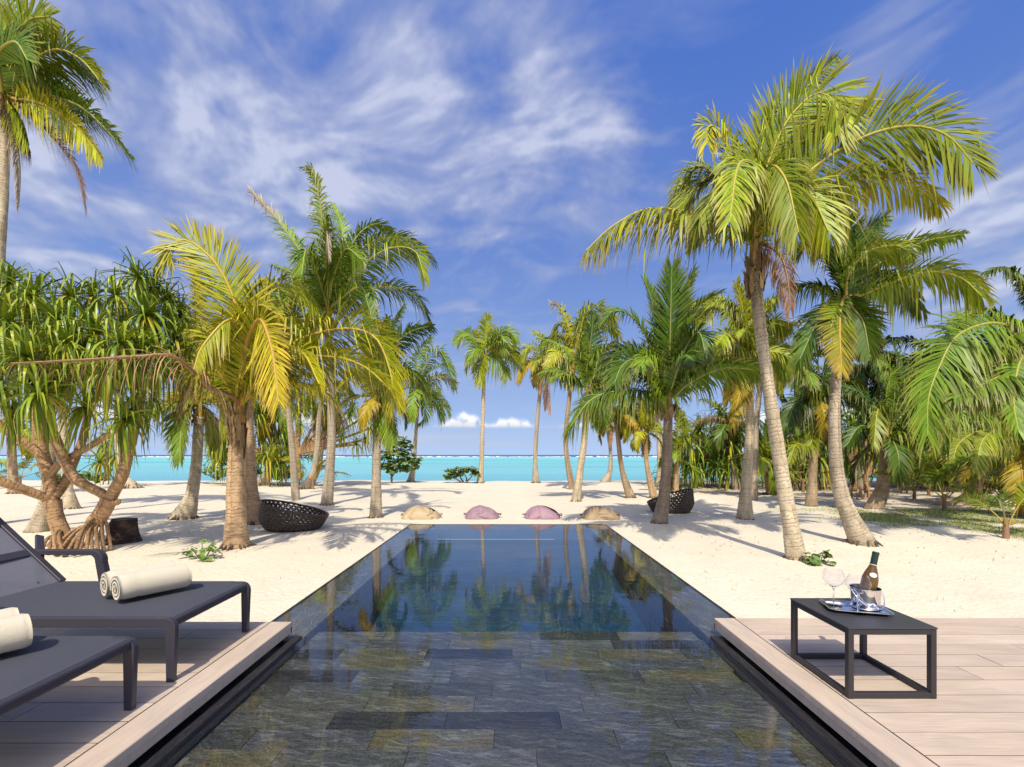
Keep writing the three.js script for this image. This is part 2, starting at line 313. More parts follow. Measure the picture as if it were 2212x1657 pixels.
// ------------------------------------------------------------------ decks
const woodMap = tex(1024, 256, (u, v) => { const w = fbm(u * 4, v * 3, 3, 4, 3, 9) - .5, g = fbm(u * 9, v * 60 + w * 4, 4, 9, 60, 5), h = fbm(u * 5, v * 18 + w * 6, 4, 5, 18, 15), s = fbm(u * 3, v * 2, 4, 3, 2, 25), k = .86 + .16 * (g - .5) + .2 * (h - .5) + .22 * (s - .5); return [k, k * (.985 - .03 * (h - .5)), k * (.97 - .05 * (h - .5))]; });
const woodBump = tex(512, 256, (u, v) => fbm(u * 8, v * 70, 4, 8, 70, 5), false);
const woodMats = [[.61, .495, .395], [.57, .465, .375], [.64, .52, .415], [.59, .48, .375], [.555, .45, .36]].map(([r, g, b]) => M({ map: rep(woodMap, .8, 1.6), color: lin(r, g, b), roughness: .62, bumpMap: rep(woodBump, 1, 2), bumpScale: .0015 }));
const darkUnder = M({ color: lin(.03, .022, .018), roughness: .9 });
const DECK = .12;
function deck(label, side, edge, end, reach) {        // edge: x beside the pool, end: far z
  const t = thing('wooden_deck', label, 'deck'); t.userData.kind = 'structure'; delete t.userData.category;
  const inner = edge + side * .148, out = side * reach;
  const y = DECK - .032;
  let b = part('border_board', board(.146, .036, end - .5, .004, 3.3 * side, .4, false), woodMats[0], t); b.position.set(edge + side * .073, DECK - .036, -(end + .5) / 2);
  b = part('fascia_board', board(.135, .045, end - .5, .003, 7.7 * side, .9, false), woodMats[3], t); b.position.set(edge + side * .074, DECK - .083, -(end + .5) / 2);
  let row = 0;
  for (let z = end; z > .9; z -= .156, row++) {
    let x = 0; const total = reach - Math.abs(inner); let first = true;
    while (x < total) {
      const L = Math.min(first ? rr(.35, 2.1) : rr(1.5, 2.3), total - x); first = false; if (L < .05) break;
      const a = inner + side * (x + .0025), c = inner + side * (x + L - .0025);
      const m = part('deck_board', board(Math.abs(c - a), .03, .1495, .0007, rr(0, 9), rr(0, 9)), woodMats[Math.floor(R() * 5)], t);
      m.position.set((a + c) / 2, DECK - .03 + rr(-.0006, .0006), -(z - .078));
      x += L;
    }
  }
  part('seam_shade_sheet', box(Math.min(inner, inner + side * (reach - Math.abs(inner))), Math.max(inner, inner + side * (reach - Math.abs(inner))), DECK - .05, DECK - .0022, -end + .005, -.6), darkUnder, t);  // added dark sheet just below the board tops, standing in for shade in the gaps
  part('joist', mergeGeometries([.2, 1.1, 2.0].map((k) => box(Math.min(inner + side * k, inner + side * (k + .05)), Math.max(inner + side * k, inner + side * (k + .05)), -.05, DECK - .052, -end + .05, -.6))), darkUnder, t);
  part('end_board', board(reach - Math.abs(edge) - .15, .05, .022, .003, 2, 1), woodMats[4], t).position.set((inner + out) / 2, DECK - .085, -end - .0125);
  part('end_cap', box(Math.min(edge + side * .004, edge + side * .144), Math.max(edge + side * .004, edge + side * .144), DECK - .085, DECK - .004, -end - .012, -end - .001), M({ color: side > 0 ? lin(.23, .06, .035) : lin(.02, .018, .018), roughness: .7 }), t);
  return t;
}
R = rng(31);
deck('pale timber deck left of the pool carrying the sun loungers', -1, -1.567, 3.335, 6.2);
R = rng(37);
deck('pale timber deck right of the pool carrying the side table', 1, 1.51, 3.41, 6.2);
// ------------------------------------------------------------------ palms
const barkMap = tex(512, 512, (u, v) => {
  const w = fbm(u * 6, v * 8, 4, 6, 8, 3) - .5, ring = Math.abs(((v * 12 + w * 1.1) % 1 + 1) % 1 - .5) * 2, crack = fbm(u * 64 + w * 5, v * 11, 4, 64, 11, 7), blotch = fbm(u * 4, v * 5, 5, 4, 5, 11), f = fbm(u * 60, v * 90, 2, 60, 90, 13);
  const k = .80 + .30 * (blotch - .5) + .26 * (f - .5) - .30 * smooth(ring, .70, .98) * smooth(fbm(u * 5, v * 24, 3, 5, 24, 19), .3, .6) - .20 * smooth(crack, .58, .80) - .22 * smooth(fbm(u * 7, v * 5, 4, 7, 5, 29), .58, .72) + .14 * smooth(fbm(u * 9, v * 7, 4, 9, 7, 37), .58, .7);
  return [k, k * (.93 + .04 * blotch), k * (.84 + .10 * blotch)];
});
const barkBump = tex(512, 512, (u, v) => { const w = fbm(u * 6, v * 8, 4, 6, 8, 3) - .5, ring = Math.abs(((v * 12 + w * 1.1) % 1 + 1) % 1 - .5) * 2, crack = fbm(u * 64 + w * 5, v * 11, 4, 64, 11, 7); return .8 - .5 * smooth(ring, .6, 1) * smooth(fbm(u * 5, v * 24, 3, 5, 24, 19), .25, .6) - .25 * smooth(crack, .52, .8); }, false);
const bark = (r, g, b) => M({ map: rep(barkMap, 1.6, 1.7), bumpMap: rep(barkBump, 1.6, 1.7), bumpScale: .010, color: lin(r, g, b), vertexColors: true, roughness: .9 });
const BARK = { pale: bark(.66, .57, .41), grey: bark(.54, .465, .35), brown: bark(.50, .38, .25), orange: bark(.60, .42, .25), dark: bark(.34, .27, .20) };
const leafMat = MP({ vertexColors: true, side: THREE.DoubleSide, roughness: .42, specularIntensity: .5 });
const dryMat = MP({ vertexColors: true, side: THREE.DoubleSide, roughness: .95, transmission: .15, thickness: 0 });
const stalkMat = M({ vertexColors: true, roughness: .5 });
const fibreMat = M({ vertexColors: true, side: THREE.DoubleSide, roughness: .95 });
const COL = {          // leaf, tip of leaf, stalk at its foot, stalk at its end
  y: [[.355, .40, .012], [.46, .37, .025], [.50, .27, .04], [.46, .36, .04]],
  h: [[.25, .335, .012], [.33, .32, .025], [.46, .29, .05], [.42, .37, .06]],
  g: [[.155, .28, .013], [.23, .27, .025], [.38, .28, .05], [.34, .34, .06]],
  d: [[.075, .155, .013], [.12, .17, .02], [.32, .22, .06], [.25, .30, .08]],
  o: [[.42, .33, .014], [.40, .25, .03], [.50, .28, .05], [.45, .28, .05]],
  b: [[.40, .21, .085], [.45, .28, .14], [.30, .16, .07], [.25, .13, .06]],
  r: [[.19, .085, .035], [.26, .14, .06], [.20, .10, .05], [.15, .07, .04]],
  s: [[.42, .34, .24], [.50, .43, .32], [.38, .28, .18], [.40, .31, .22]],
};
let SHADE_TONE = 1;  // leaf colour factor; lower values paint shade into the right grove
const Y = new THREE.Vector3(0, 1, 0), V3 = () => new THREE.Vector3();
// One frond along 3D points. o: col, n pairs, len, wid, droop, vee, t0, face (vector lying across the frond), seg, r0
function frondGeo(pts, o) {
  const leaf = new Buf(), stalk = new Buf(), N = 28, q = new THREE.CatmullRomCurve3(pts, false, 'centripetal').getSpacedPoints(N), col = COL[o.col ?? 'g'], col2 = COL[o.col2 ?? o.col ?? 'g'];
  const T = V3(), s = V3(), n = V3(), d = V3(), w = V3(), p = V3(), a = V3(), nn = V3(), total = q.reduce((t, v, i) => i ? t + v.distanceTo(q[i - 1]) : 0, 0);
  const own = SHADE_TONE * (o.tone ?? rr(.72, 1.15)), len = (o.len ?? total * .3) * 1.06, t0 = o.t0 ?? .16, pairs = Math.round((o.n ?? 60) * 1.5), wid = (o.wid ?? .036) * ('brs'.includes(o.col ?? 'g') ? .34 : .74), droop = o.droop ?? .5, seg = o.seg ?? 3;  // shade painted into leaf colour: grove factor times a random tone per frond
  const r0 = o.r0 ?? .034;
  tubeInto(stalk, q, (t) => r0 * (1 - .82 * Math.pow(t, .7)) * (t < .08 ? 1.5 - t * 6 : 1), 5, (t) => [0, 1, 2].map((k) => lerp(col[2][k], col2[3][k], Math.pow(t, .6))), false);
  let sign = 0, sPrev = null;
  const frame = (t) => {
    const f = clamp(t, 0, 1) * N, i = Math.min(Math.floor(f), N - 1), k = f - i;
    p.lerpVectors(q[i], q[i + 1], k); T.subVectors(q[Math.min(i + 2, N)], q[Math.max(i - 1, 0)]).normalize();
    s.copy(typeof o.face === 'function' ? o.face(T) : o.face); s.addScaledVector(T, -s.dot(T)).normalize();
    if (sPrev && s.dot(sPrev) < 0) s.negate(); sPrev = s.clone();
    n.crossVectors(s, T); if (!sign) sign = n.y + .25 * n.z >= 0 ? 1 : -1; n.multiplyScalar(sign);
  };
  frame(.5); sPrev = null;
  for (let i = 0; i < pairs; i++) for (const side of [-1, 1]) {
    const t = t0 + (1 - t0) * (i + rr(.1, .9) + (side > 0 ? .4 : 0)) / (pairs + .6);
    if (R() < (o.gap ?? .03)) continue;
    frame(Math.min(t, .999));
    const e = (t - t0) / (1 - t0), prof = Math.min(1, .5 + 2.2 * e) * (1 - .62 * Math.pow(e, 2.6)), L = len * prof * rr(.86, 1.1), ang = lerp(1.15, .42, Math.pow(e, 1.2)) + rr(-.15, .15), vee = (o.vee ?? .35) + rr(-.14, .14);
    d.copy(T).multiplyScalar(Math.cos(ang)).addScaledVector(s, side * Math.cos(vee) * Math.sin(ang)).addScaledVector(n, Math.sin(vee) * Math.sin(ang)).normalize();
    nn.copy(n).multiplyScalar(Math.cos(vee)).addScaledVector(s, -side * Math.sin(vee));
    w.crossVectors(nn, d).normalize();
    const dr = droop * rr(.4, 1.6), kink = R() < (o.kink ?? .13) ? rr(.35, .7) : 2, shade = rr(.55, 1.2), yel = rr(-.12, .12), dead = o.tip ? smooth(e, 1 - o.tip, 1 - o.tip * .4) : 0;
    const W = wid * rr(.8, 1.15) * (.65 + .35 * prof);
    let prev = null, fall = 0;
    for (let k = 0; k <= seg; k++) {
      const x = k / seg, h = W * .5 * (k === seg ? .06 : [.55, 1, .8, .5][Math.min(3, Math.floor(x * 3.99))]);
      if (x > kink) fall += L / seg * .9;
      a.copy(p).addScaledVector(d, L * x * (1 - .28 * dr * x) * (x > kink ? .8 : 1)); a.y -= L * (dr * x * x * .62) + fall;
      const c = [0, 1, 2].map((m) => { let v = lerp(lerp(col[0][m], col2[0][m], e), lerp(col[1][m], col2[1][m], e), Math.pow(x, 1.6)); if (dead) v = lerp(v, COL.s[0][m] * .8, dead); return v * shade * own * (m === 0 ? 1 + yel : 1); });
      if (k > seg - 1 && R() < .65 && !dead) { c[0] = lerp(c[0], .36, .45); c[1] = lerp(c[1], .26, .4); c[2] = lerp(c[2], .11, .4); }
      const tilt = d.clone().setY(d.y - 1.2 * dr * x).normalize(), nv = V3().crossVectors(tilt, w).normalize(); if (nv.dot(nn) < 0) nv.negate();
      const l = leaf.v(a.x - w.x * h, a.y - w.y * h, a.z - w.z * h, nv.x, nv.y, nv.z, ...c), m = leaf.v(a.x + w.x * h, a.y + w.y * h, a.z + w.z * h, nv.x, nv.y, nv.z, ...c);
      if (prev) k === seg ? leaf.tri(prev[0], prev[1], m) : leaf.quad(prev[0], prev[1], m, l);
      prev = [l, m];
    }
  }
  return [leaf.geo(true), stalk.geo()];
}
function addFrond(tree, pts, o) {
  const [leaf, stalk] = frondGeo(pts, o), dry = 'brs'.includes(o.col ?? 'g');
  const f = part(dry ? 'dead_frond' : 'frond', leaf, dry ? dryMat : leafMat, tree);
  if (dry) f.userData.label = 'dry brown hanging frond';
  part('stalk', stalk, stalkMat, f);
  return f;
}
// a trunk through pixels [px, py, half width in pixels] at a depth, foot first; lean: extra depth at the top
function addTrunk(tree, list, z, mat, o = {}) {
  const pts = list.map(([x, y], i) => P(x, y, z + (o.lean ?? 0) * i / (list.length - 1))), rad = list.map(([, , r], i) => r * (i ? .80 : .92) / 1000 * z);
  const len = pts.reduce((t, v, i) => i ? t + v.distanceTo(pts[i - 1]) : 0, 0);
  pts.unshift(pts[0].clone().addScaledVector(pts[1].clone().sub(pts[0]).normalize(), -.25).setY(pts[0].y - .25)); rad.unshift(rad[0] * 1.08);
  const n = Math.round(clamp(len / .03, 40, 190)), c = new THREE.CatmullRomCurve3(pts, false, 'centripetal'), q = c.getPoints(n);
  const base = pts[1].y, ring = o.ring ?? .03, seed = Math.floor(R() * 1000), sides = z < 10 ? 18 : 12;
  const radius = (t, a, l) => {
    const f = t * (rad.length - 1), i = Math.min(Math.floor(f), rad.length - 2), r = lerp(rad[i], rad[i + 1], f - i);
    const saw = ((l / (o.pitch ?? .075) + .35 * vnoise(l * 9, a * 1.5, 0, 0, seed)) % 1), up = smooth(t, .05, .25);
    return r * (1 + ring * (1 - saw) * (.5 + up) * (1 + (o.ridge ?? 0) * smooth(t, .68, .82)) + .05 * (vnoise(l * 3 + 7, a * 1.2, 0, 0, seed + 1) - .5) + .10 * Math.max(0, 1 - t * 14) * (vnoise(a * 3, l * 4, 0, 0, seed + 2)));
  };
  const b = new Buf(), foot = o.foot ?? .55;
  tubeInto(b, q, radius, sides, (t, a) => { const k = lerp(foot, 1, smooth(t, .03, .22 + .1 * vnoise(a * 2, t * 6, 0, 0, seed))) * lerp(1, o.top ?? .8, smooth(t, .7, .9)) * (.72 + .5 * vnoise(a * 1.6 + 3, t * 16, 0, 0, seed + 3)); return [k, k * lerp(.93, 1, k), k * lerp(.86, 1, k)]; });
  part('trunk', b.geo(true), mat, tree);
  const rb = new Buf(), f = pts[1], fr = rad[1], nr = 16;
  for (let k = 0; k < nr; k++) { const a = k / nr * 6.283 + rr(-.2, .2), L = fr * rr(1.05, 1.75), dx = Math.cos(a), dz = Math.sin(a), c0 = rr(.5, 1); tubeInto(rb, [new THREE.Vector3(f.x + dx * fr * .7, f.y + fr * rr(.25, .6), f.z + dz * fr * .7), new THREE.Vector3(f.x + dx * fr * 1.02, f.y + fr * .12, f.z + dz * fr * 1.02), new THREE.Vector3(f.x + dx * L, f.y - .025, f.z + dz * L)], (t) => fr * lerp(.15, .05, t), 5, [.17 * c0, .12 * c0, .08 * c0], false); }
  part('roots', rb.geo(true), fibreMat, tree);
  return q[n];
}
// torn brown sheaths round the head of the trunk
function addFibre(tree, at, r, h, k = 26, tone = 1) {
  const b = new Buf();
  for (let i = 0; i < k; i++) {
    const a = rr(0, 6.283), y0 = rr(-h * .7, h * .5), L = rr(.35, 1) * h, W = rr(.14, .40) * r, out = rr(1.0, 1.35) * r, lean = rr(-.2, .9), tw = rr(-.4, .4), k0 = rr(.35, 1) * tone, c = [.36 * k0, .235 * k0, .105 * k0];
    const dx = Math.cos(a), dz = Math.sin(a), tx = -dz, tz = dx; let prev = null;
    for (let j = 0; j <= 4; j++) {
      const s = j / 4, o = out * (1 + lean * s * s * .8), y = y0 + L * (s - .4), w = W * (1 - Math.abs(s - .4) * 1.1) + .004, ca = Math.cos(tw * s), sa = Math.sin(tw * s);
      const cx = at.x + dx * o, cz = at.z + dz * o, f = .8 + .4 * R();
      const l = b.v(cx - tx * w * ca, at.y + y - w * sa, cz - tz * w * ca, dx, .2, dz, c[0] * f, c[1] * f, c[2] * f), m = b.v(cx + tx * w * ca, at.y + y + w * sa, cz + tz * w * ca, dx, .2, dz, c[0] * f, c[1] * f, c[2] * f);
      if (prev) b.quad(prev[0], prev[1], m, l); prev = [l, m];
    }
  }
  part('leaf_sheath', b.geo(true), fibreMat, tree);
}
// a frond given by pixels: dz brings its tip towards the viewer by that many metres; face 0 = spread in view, 90 = seen edge on
function pixFrond(tree, hub, z, list, dz = 0, face = 40, o = {}) {
  const pts = list.map(([x, y], i) => P(x, y, z - dz * Math.pow((i + 1) / list.length, o.rise ?? 1.3))); pts.unshift(hub.clone()); if (hub.top) { const k = pts[1].clone().sub(hub).setY(0); if (k.length() > .05) k.setLength(.05); pts.unshift(hub.top.clone().add(k)); if (hub.top.distanceTo(hub) > .05) pts[1].addScaledVector(k, .8); else pts.splice(1, 1); }
  const f = face * Math.PI / 180;
  return addFrond(tree, pts, { ...o, face: (T) => new THREE.Vector3(0, 0, 1).cross(T).normalize().multiplyScalar(Math.cos(f)).add(new THREE.Vector3(0, 0, Math.sin(f))) });
}
// a frond that leaves the crown at an azimuth and an elevation and bends under its weight
function bentFrond(tree, hub, len, az, el, bend, o = {}) {
  const d = new THREE.Vector3(Math.cos(az), 0, Math.sin(az)), p = hub.clone().addScaledVector(d, .04), pts = [p.clone()], k = 7; if (hub.top && hub.top.distanceTo(hub) > .08) pts.unshift(hub.top.clone().addScaledVector(d, .05)); let e = el;
  for (let i = 1; i <= k; i++) { e -= bend / k * (.4 + 1.2 * i / k); p.addScaledVector(d, Math.cos(e) * len / k); p.y += Math.sin(e) * len / k; pts.push(p.clone()); }
  const side = new THREE.Vector3(-d.z, 0, d.x).addScaledVector(Y, o.twist ?? rr(-.7, .7));
  return addFrond(tree, pts, { ...o, face: side });
}
function crown(tree, hub, len, n, o = {}) {
  const a0 = rr(0, 6.28);
  for (let i = 0; i < n; i++) {
    const k = (i + .5) / n, el = lerp(1.42, -.75, Math.pow(k, o.pow ?? .8)) + rr(-.12, .12), c = (o.cols ?? 'g')[Math.floor(R() * (o.cols ?? 'g').length)];
    bentFrond(tree, hub, len * rr(.82, 1.08) * (k > .8 ? .9 : 1), a0 + i * 2.39996 + rr(-.25, .25), el, rr(.9, 1.7) * (o.bend ?? 1), { len: len * .30, n: o.pairs ?? 42, wid: o.wid ?? .045, seg: o.seg ?? 2, droop: rr(.35, .9), col: k > .86 && o.old ? o.old : c, r0: o.r0 ?? .026, vee: rr(.1, .5), t0: .18, gap: .05 });
  }
}
function palm(name, label, z, trunk, mat, hubAt, o = {}) {
  const foot = P(trunk[0][0], trunk[0][1], z), t = thing(name, label, 'palm tree', [0, 0, 0], o.group);
  if (o.seed) R = rng(o.seed);
  const top = addTrunk(t, trunk, z, mat, o);
  const hub = hubAt ? P(hubAt[0], hubAt[1], z + (o.lean ?? 0)) : top;
  hub.top = top.clone();
  if (o.fibre !== 0) addFibre(t, P(trunk.at(-1)[0], trunk.at(-1)[1], z + (o.lean ?? 0)), trunk.at(-1)[2] / 1000 * z * 1.02, (o.fibre ?? .28), o.flakes ?? 22);
  t.userData.base = foot;
  return [t, hub];
}
// moves a palm's group to the foot of its trunk, keeping everything where it stands
function settle(t) {
  const f = t.userData.base; delete t.userData.base; if (!f) return;
  t.position.copy(f); for (const c of t.children) c.geometry.translate(-f.x, -f.y, -f.z), c.children.forEach((k) => k.geometry.translate(-f.x, -f.y, -f.z));
}
{ // the tall palm in front on the right
  const z = 5.95, [t, h] = palm('coconut_palm', 'tallest coconut palm right of the pool, its trunk leaning left over the side table', z, [[1720, 1207, 22], [1707, 1130, 19.5], [1690, 1030, 17.5], [1655, 800, 14.5], [1637, 660, 13], [1632, 585, 15]], BARK.pale, [1632, 530], { seed: 101, ridge: 3.2, top: .5, foot: .62, fibre: .36, flakes: 60, ring: .035, pitch: .06 });
  const B = { n: 100, wid: .036, seg: 4, col: 'h', r0: .034 }, f = (l, dz, face, o) => pixFrond(t, h, z, l, dz, face, { ...B, ...o });
  f([[1620, 520], [1559, 485], [1480, 458], [1397, 452], [1323, 489], [1266, 541]], .3, 78, { len: .66, droop: .95, vee: -.1, col2: 'y' });
  f([[1616, 480], [1594, 371], [1564, 305], [1542, 274], [1529, 275], [1527, 310]], .6, 25, { len: .55, droop: .5, col2: 'y' });
  f([[1612, 480], [1550, 384], [1507, 358], [1480, 400], [1460, 450]], -.4, 40, { len: .55, droop: .7 });
  f([[1629, 458], [1682, 296], [1717, 240], [1769, 200], [1806, 226], [1810, 290]], .2, 10, { len: .80, n: 120, droop: .25, vee: .15 });
  f([[1645, 440], [1700, 250], [1750, 180], [1806, 125]], -.6, 30, { len: .5, droop: .3 });
  f([[1647, 480], [1734, 384], [1813, 323], [1900, 283], [1979, 272], [2045, 292], [2102, 353]], .5, 12, { len: .92, droop: .30, vee: .12, n: 125, wid: .040 });
  f([[1655, 480], [1769, 419], [1857, 388], [1931, 388], [1988, 410], [2027, 440]], 0, 55, { len: .58, droop: .8, col2: 'y' });
  f([[1629, 490], [1638, 393], [1664, 358], [1695, 384], [1725, 502]], 1.0, 45, { len: .58, droop: .9, vee: -.2, tone: .72 });
  f([[1625, 480], [1607, 393], [1559, 405], [1511, 470]], .9, 55, { len: .56, droop: .9, vee: -.1, tone: .8 });
  f([[1622, 480], [1590, 400], [1530, 385], [1462, 452]], -.2, 35, { len: .62, droop: .7, tone: .8 });
  f([[1638, 436], [1647, 305], [1673, 218]], -.5, 20, { len: .5, droop: .3 });
  f([[1651, 458], [1747, 296], [1813, 253], [1879, 215]], -.7, 40, { len: .5, droop: .5 });
  f([[1622, 470], [1590, 420], [1540, 440], [1500, 520]], -.6, 60, { len: .55, droop: .8 });
  f([[1640, 470], [1690, 420], [1750, 430], [1790, 500]], .9, 45, { len: .6, droop: .9 });
  f([[1630, 440], [1640, 370], [1600, 350], [1575, 480]], 1.4, 25, { len: .55, droop: .7 });
  f([[1651, 528], [1682, 546], [1699, 590], [1708, 668]], .5, 50, { len: .28, droop: 1.3, col: 'b', n: 60 });
  settle(t);
}
{ // yellow palm left, in front
  const z = 6.7, [t, h] = palm('coconut_palm', 'yellow-leaved coconut palm with a thick ringed trunk nearest the pool on the left', z, [[510, 1180, 29], [510, 1120, 24], [508, 1040, 20], [509, 960, 16], [512, 912, 13]], BARK.orange, [517, 872], { seed: 111, ring: .05, pitch: .07, foot: .8, top: .8, fibre: .5, flakes: 60 });
  const B = { n: 85, wid: .036, seg: 4, col: 'y', r0: .05 }, f = (l, dz, face, o) => pixFrond(t, h, z, l, dz, face, { ...B, ...o });
  f([[515, 780], [510, 662], [460, 562], [398, 518], [366, 533], [364, 562]], .3, 14, { len: .72, droop: .12, vee: .1, n: 105 });
  f([[527, 866], [610, 754], [748, 710], [810, 729], [844, 808], [852, 865]], .5, 45, { len: .80, droop: .7, n: 105 });
  f([[535, 858], [631, 781], [715, 771], [785, 791], [848, 846]], .9, 50, { len: .72, droop: .8, n: 100 });
  f([[500, 850], [465, 800], [430, 800], [395, 860]], .5, 55, { len: .5, droop: .9 });
  f([[535, 850], [590, 770], [650, 760], [690, 830]], 1.2, 45, { len: .6, droop: .9 });
  f([[520, 780], [570, 640], [640, 610], [690, 660]], -.4, 45, { len: .6, droop: .7, col: 'h' });
  f([[523, 840], [535, 740], [560, 690], [585, 746], [602, 870]], 1.5, 14, { len: .62, droop: .25, vee: -.1, col2: 'o' });
  f([[514, 850], [523, 745], [500, 690], [440, 745], [418, 800]], 1.3, 30, { len: .55, droop: .7 });
  f([[500, 830], [475, 745], [440, 715], [405, 760]], .2, 45, { len: .5, droop: .6 });
  f([[543, 841], [620, 832], [700, 850], [745, 905]], .8, 65, { len: .5, droop: .9, tip: .25 });
  f([[525, 800], [560, 680], [580, 606]], 0, 60, { len: .3, droop: .1, n: 50 });
  f([[520, 800], [540, 660], [500, 610], [470, 640]], -.7, 30, { len: .5, droop: .5, col: 'h' });
  f([[530, 820], [600, 700], [650, 690], [690, 750]], -.9, 40, { len: .5, droop: .6, col: 'h' });
  f([[520, 820], [530, 700], [560, 660], [600, 680]], 1.0, 30, { len: .5, droop: .6 });
  f([[449, 834], [414, 800], [372, 768], [300, 770], [200, 776], [110, 781], [24, 785]], 2.15, 78, { len: .50, droop: 1.2, vee: -.4, col: 'b', n: 50, t0: .2, gap: .2, rise: .35, tone: 1.15 });
  settle(t);
}
{ // tall palm centre left
  const z = 12.3, [t, h] = palm('coconut_palm', 'tallest palm left of the pool, with one frond standing upright and a dead frond tip', z, [[706, 1091, 14], [712, 1020, 12], [716, 940, 10.5], [714, 850, 9.5], [711, 760, 9], [709, 700, 11]], BARK.grey, [709, 672], { seed: 121, fibre: .4, flakes: 40, foot: .6 });
  const B = { n: 80, wid: .05, seg: 3, col: 'g', r0: .05 }, f = (l, dz, face, o) => pixFrond(t, h, z, l, dz, face, { ...B, ...o });
  f([[707, 640], [698, 495], [687, 412], [674, 366], [662, 362]], .4, 10, { len: .75, droop: .9, vee: -.1, col2: 'h' });
  f([[690, 620], [652, 549], [602, 479], [569, 441], [540, 410]], .3, 50, { len: .75, droop: .7, tip: .45 });
  f([[706, 600], [704, 537], [706, 466]], 1.6, 15, { len: .8, droop: .9 });
  f([[735, 640], [769, 587], [840, 537], [894, 541], [917, 600]], .8, 40, { len: .85, droop: .6, col2: 'h' });
  f([[730, 600], [777, 504], [815, 483], [844, 495]], -.8, 60, { len: .6, droop: .7 });
  f([[735, 610], [798, 525], [881, 516], [936, 562]], -.3, 60, { len: .75, droop: .8 });
  f([[680, 640], [639, 595], [590, 572]], .2, 60, { len: .65, droop: .8 });
  f([[680, 655], [640, 630], [600, 690]], .8, 50, { len: .6, droop: .8, col2: 'y' });
  f([[740, 660], [819, 620], [894, 637], [931, 704]], -.2, 65, { len: .72, droop: .9 });
  f([[730, 650], [780, 620], [800, 700]], 1.5, 30, { len: .7, droop: .8 });
  f([[715, 620], [745, 540], [780, 560]], 1.6, 20, { len: .75, droop: .9 });
  f([[695, 620], [665, 540], [650, 600]], 1.5, 30, { len: .75, droop: .9 });
  f([[690, 690], [672, 700], [668, 745]], .4, 50, { len: .35, droop: 1, col: 'o' });
  f([[722, 640], [740, 500], [720, 440]], -1, 30, { len: .6, droop: .6 });
  f([[708, 560], [706, 500], [712, 560]], 2.1, 30, { len: .3, droop: 1.2, col: 's', n: 40 });
  f([[735, 680], [748, 690], [752, 740]], .5, 50, { len: .3, droop: 1.2, col: 'r', n: 40 });
  settle(t);
}
{ // dark palm right of the pool's far end
  const z = 8.98, [t, h] = palm('coconut_palm', 'dark green palm standing in front of the right wicker lounger', z, [[1424, 1132, 19], [1434, 1075, 15], [1441, 984, 12.5], [1443, 900, 11.5], [1443, 884, 14]], BARK.dark, [1443, 860], { seed: 131, fibre: .22, flakes: 30, foot: .75, ring: .02 });
  const B = { n: 90, wid: .042, seg: 3, col: 'd', r0: .04 }, f = (l, dz, face, o) => pixFrond(t, h, z, l, dz, face, { ...B, ...o });  // dark leaf colour paints this palm as shaded
  f([[1444, 840], [1447, 758], [1449, 664], [1451, 580]], .3, 4, { len: .75, droop: .08, vee: .3, n: 110 });
  f([[1450, 820], [1467, 680], [1481, 620], [1500, 580]], .1, 45, { len: .5, droop: .1, col: 'g' });
  f([[1435, 830], [1415, 688], [1405, 640], [1391, 604]], 0, 40, { len: .6, droop: .25 });
  f([[1435, 830], [1400, 735], [1360, 680], [1325, 672], [1308, 690]], .3, 55, { len: .5, droop: .5 });
  f([[1425, 850], [1410, 805], [1368, 777], [1344, 790], [1328, 826]], .5, 25, { len: .75, droop: .5 });
  f([[1420, 858], [1401, 848], [1337, 845], [1279, 862], [1232, 922]], .8, 72, { len: .75, droop: 1.0, col2: 'g' });
  f([[1430, 840], [1415, 800], [1356, 755], [1302, 795]], -.2, 45, { len: .65, droop: .6 });
  f([[1455, 830], [1490, 699], [1513, 659], [1556, 632]], .3, 70, { len: .5, droop: .3, col: 'g' });
  f([[1455, 830], [1490, 735], [1509, 718], [1523, 760]], .8, 30, { len: .62, droop: .5 });
  f([[1458, 855], [1483, 831], [1560, 796], [1643, 800]], .7, 45, { len: .7, droop: .7, col2: 'g' });
  f([[1458, 850], [1502, 805], [1560, 768], [1624, 788]], -.2, 50, { len: .65, droop: .6 });
  f([[1450, 840], [1475, 770], [1500, 780]], 1.2, 25, { len: .6, droop: .6 });
  f([[1430, 840], [1400, 770], [1385, 790]], 1.0, 35, { len: .6, droop: .6, col: 'g' });
  settle(t);
}
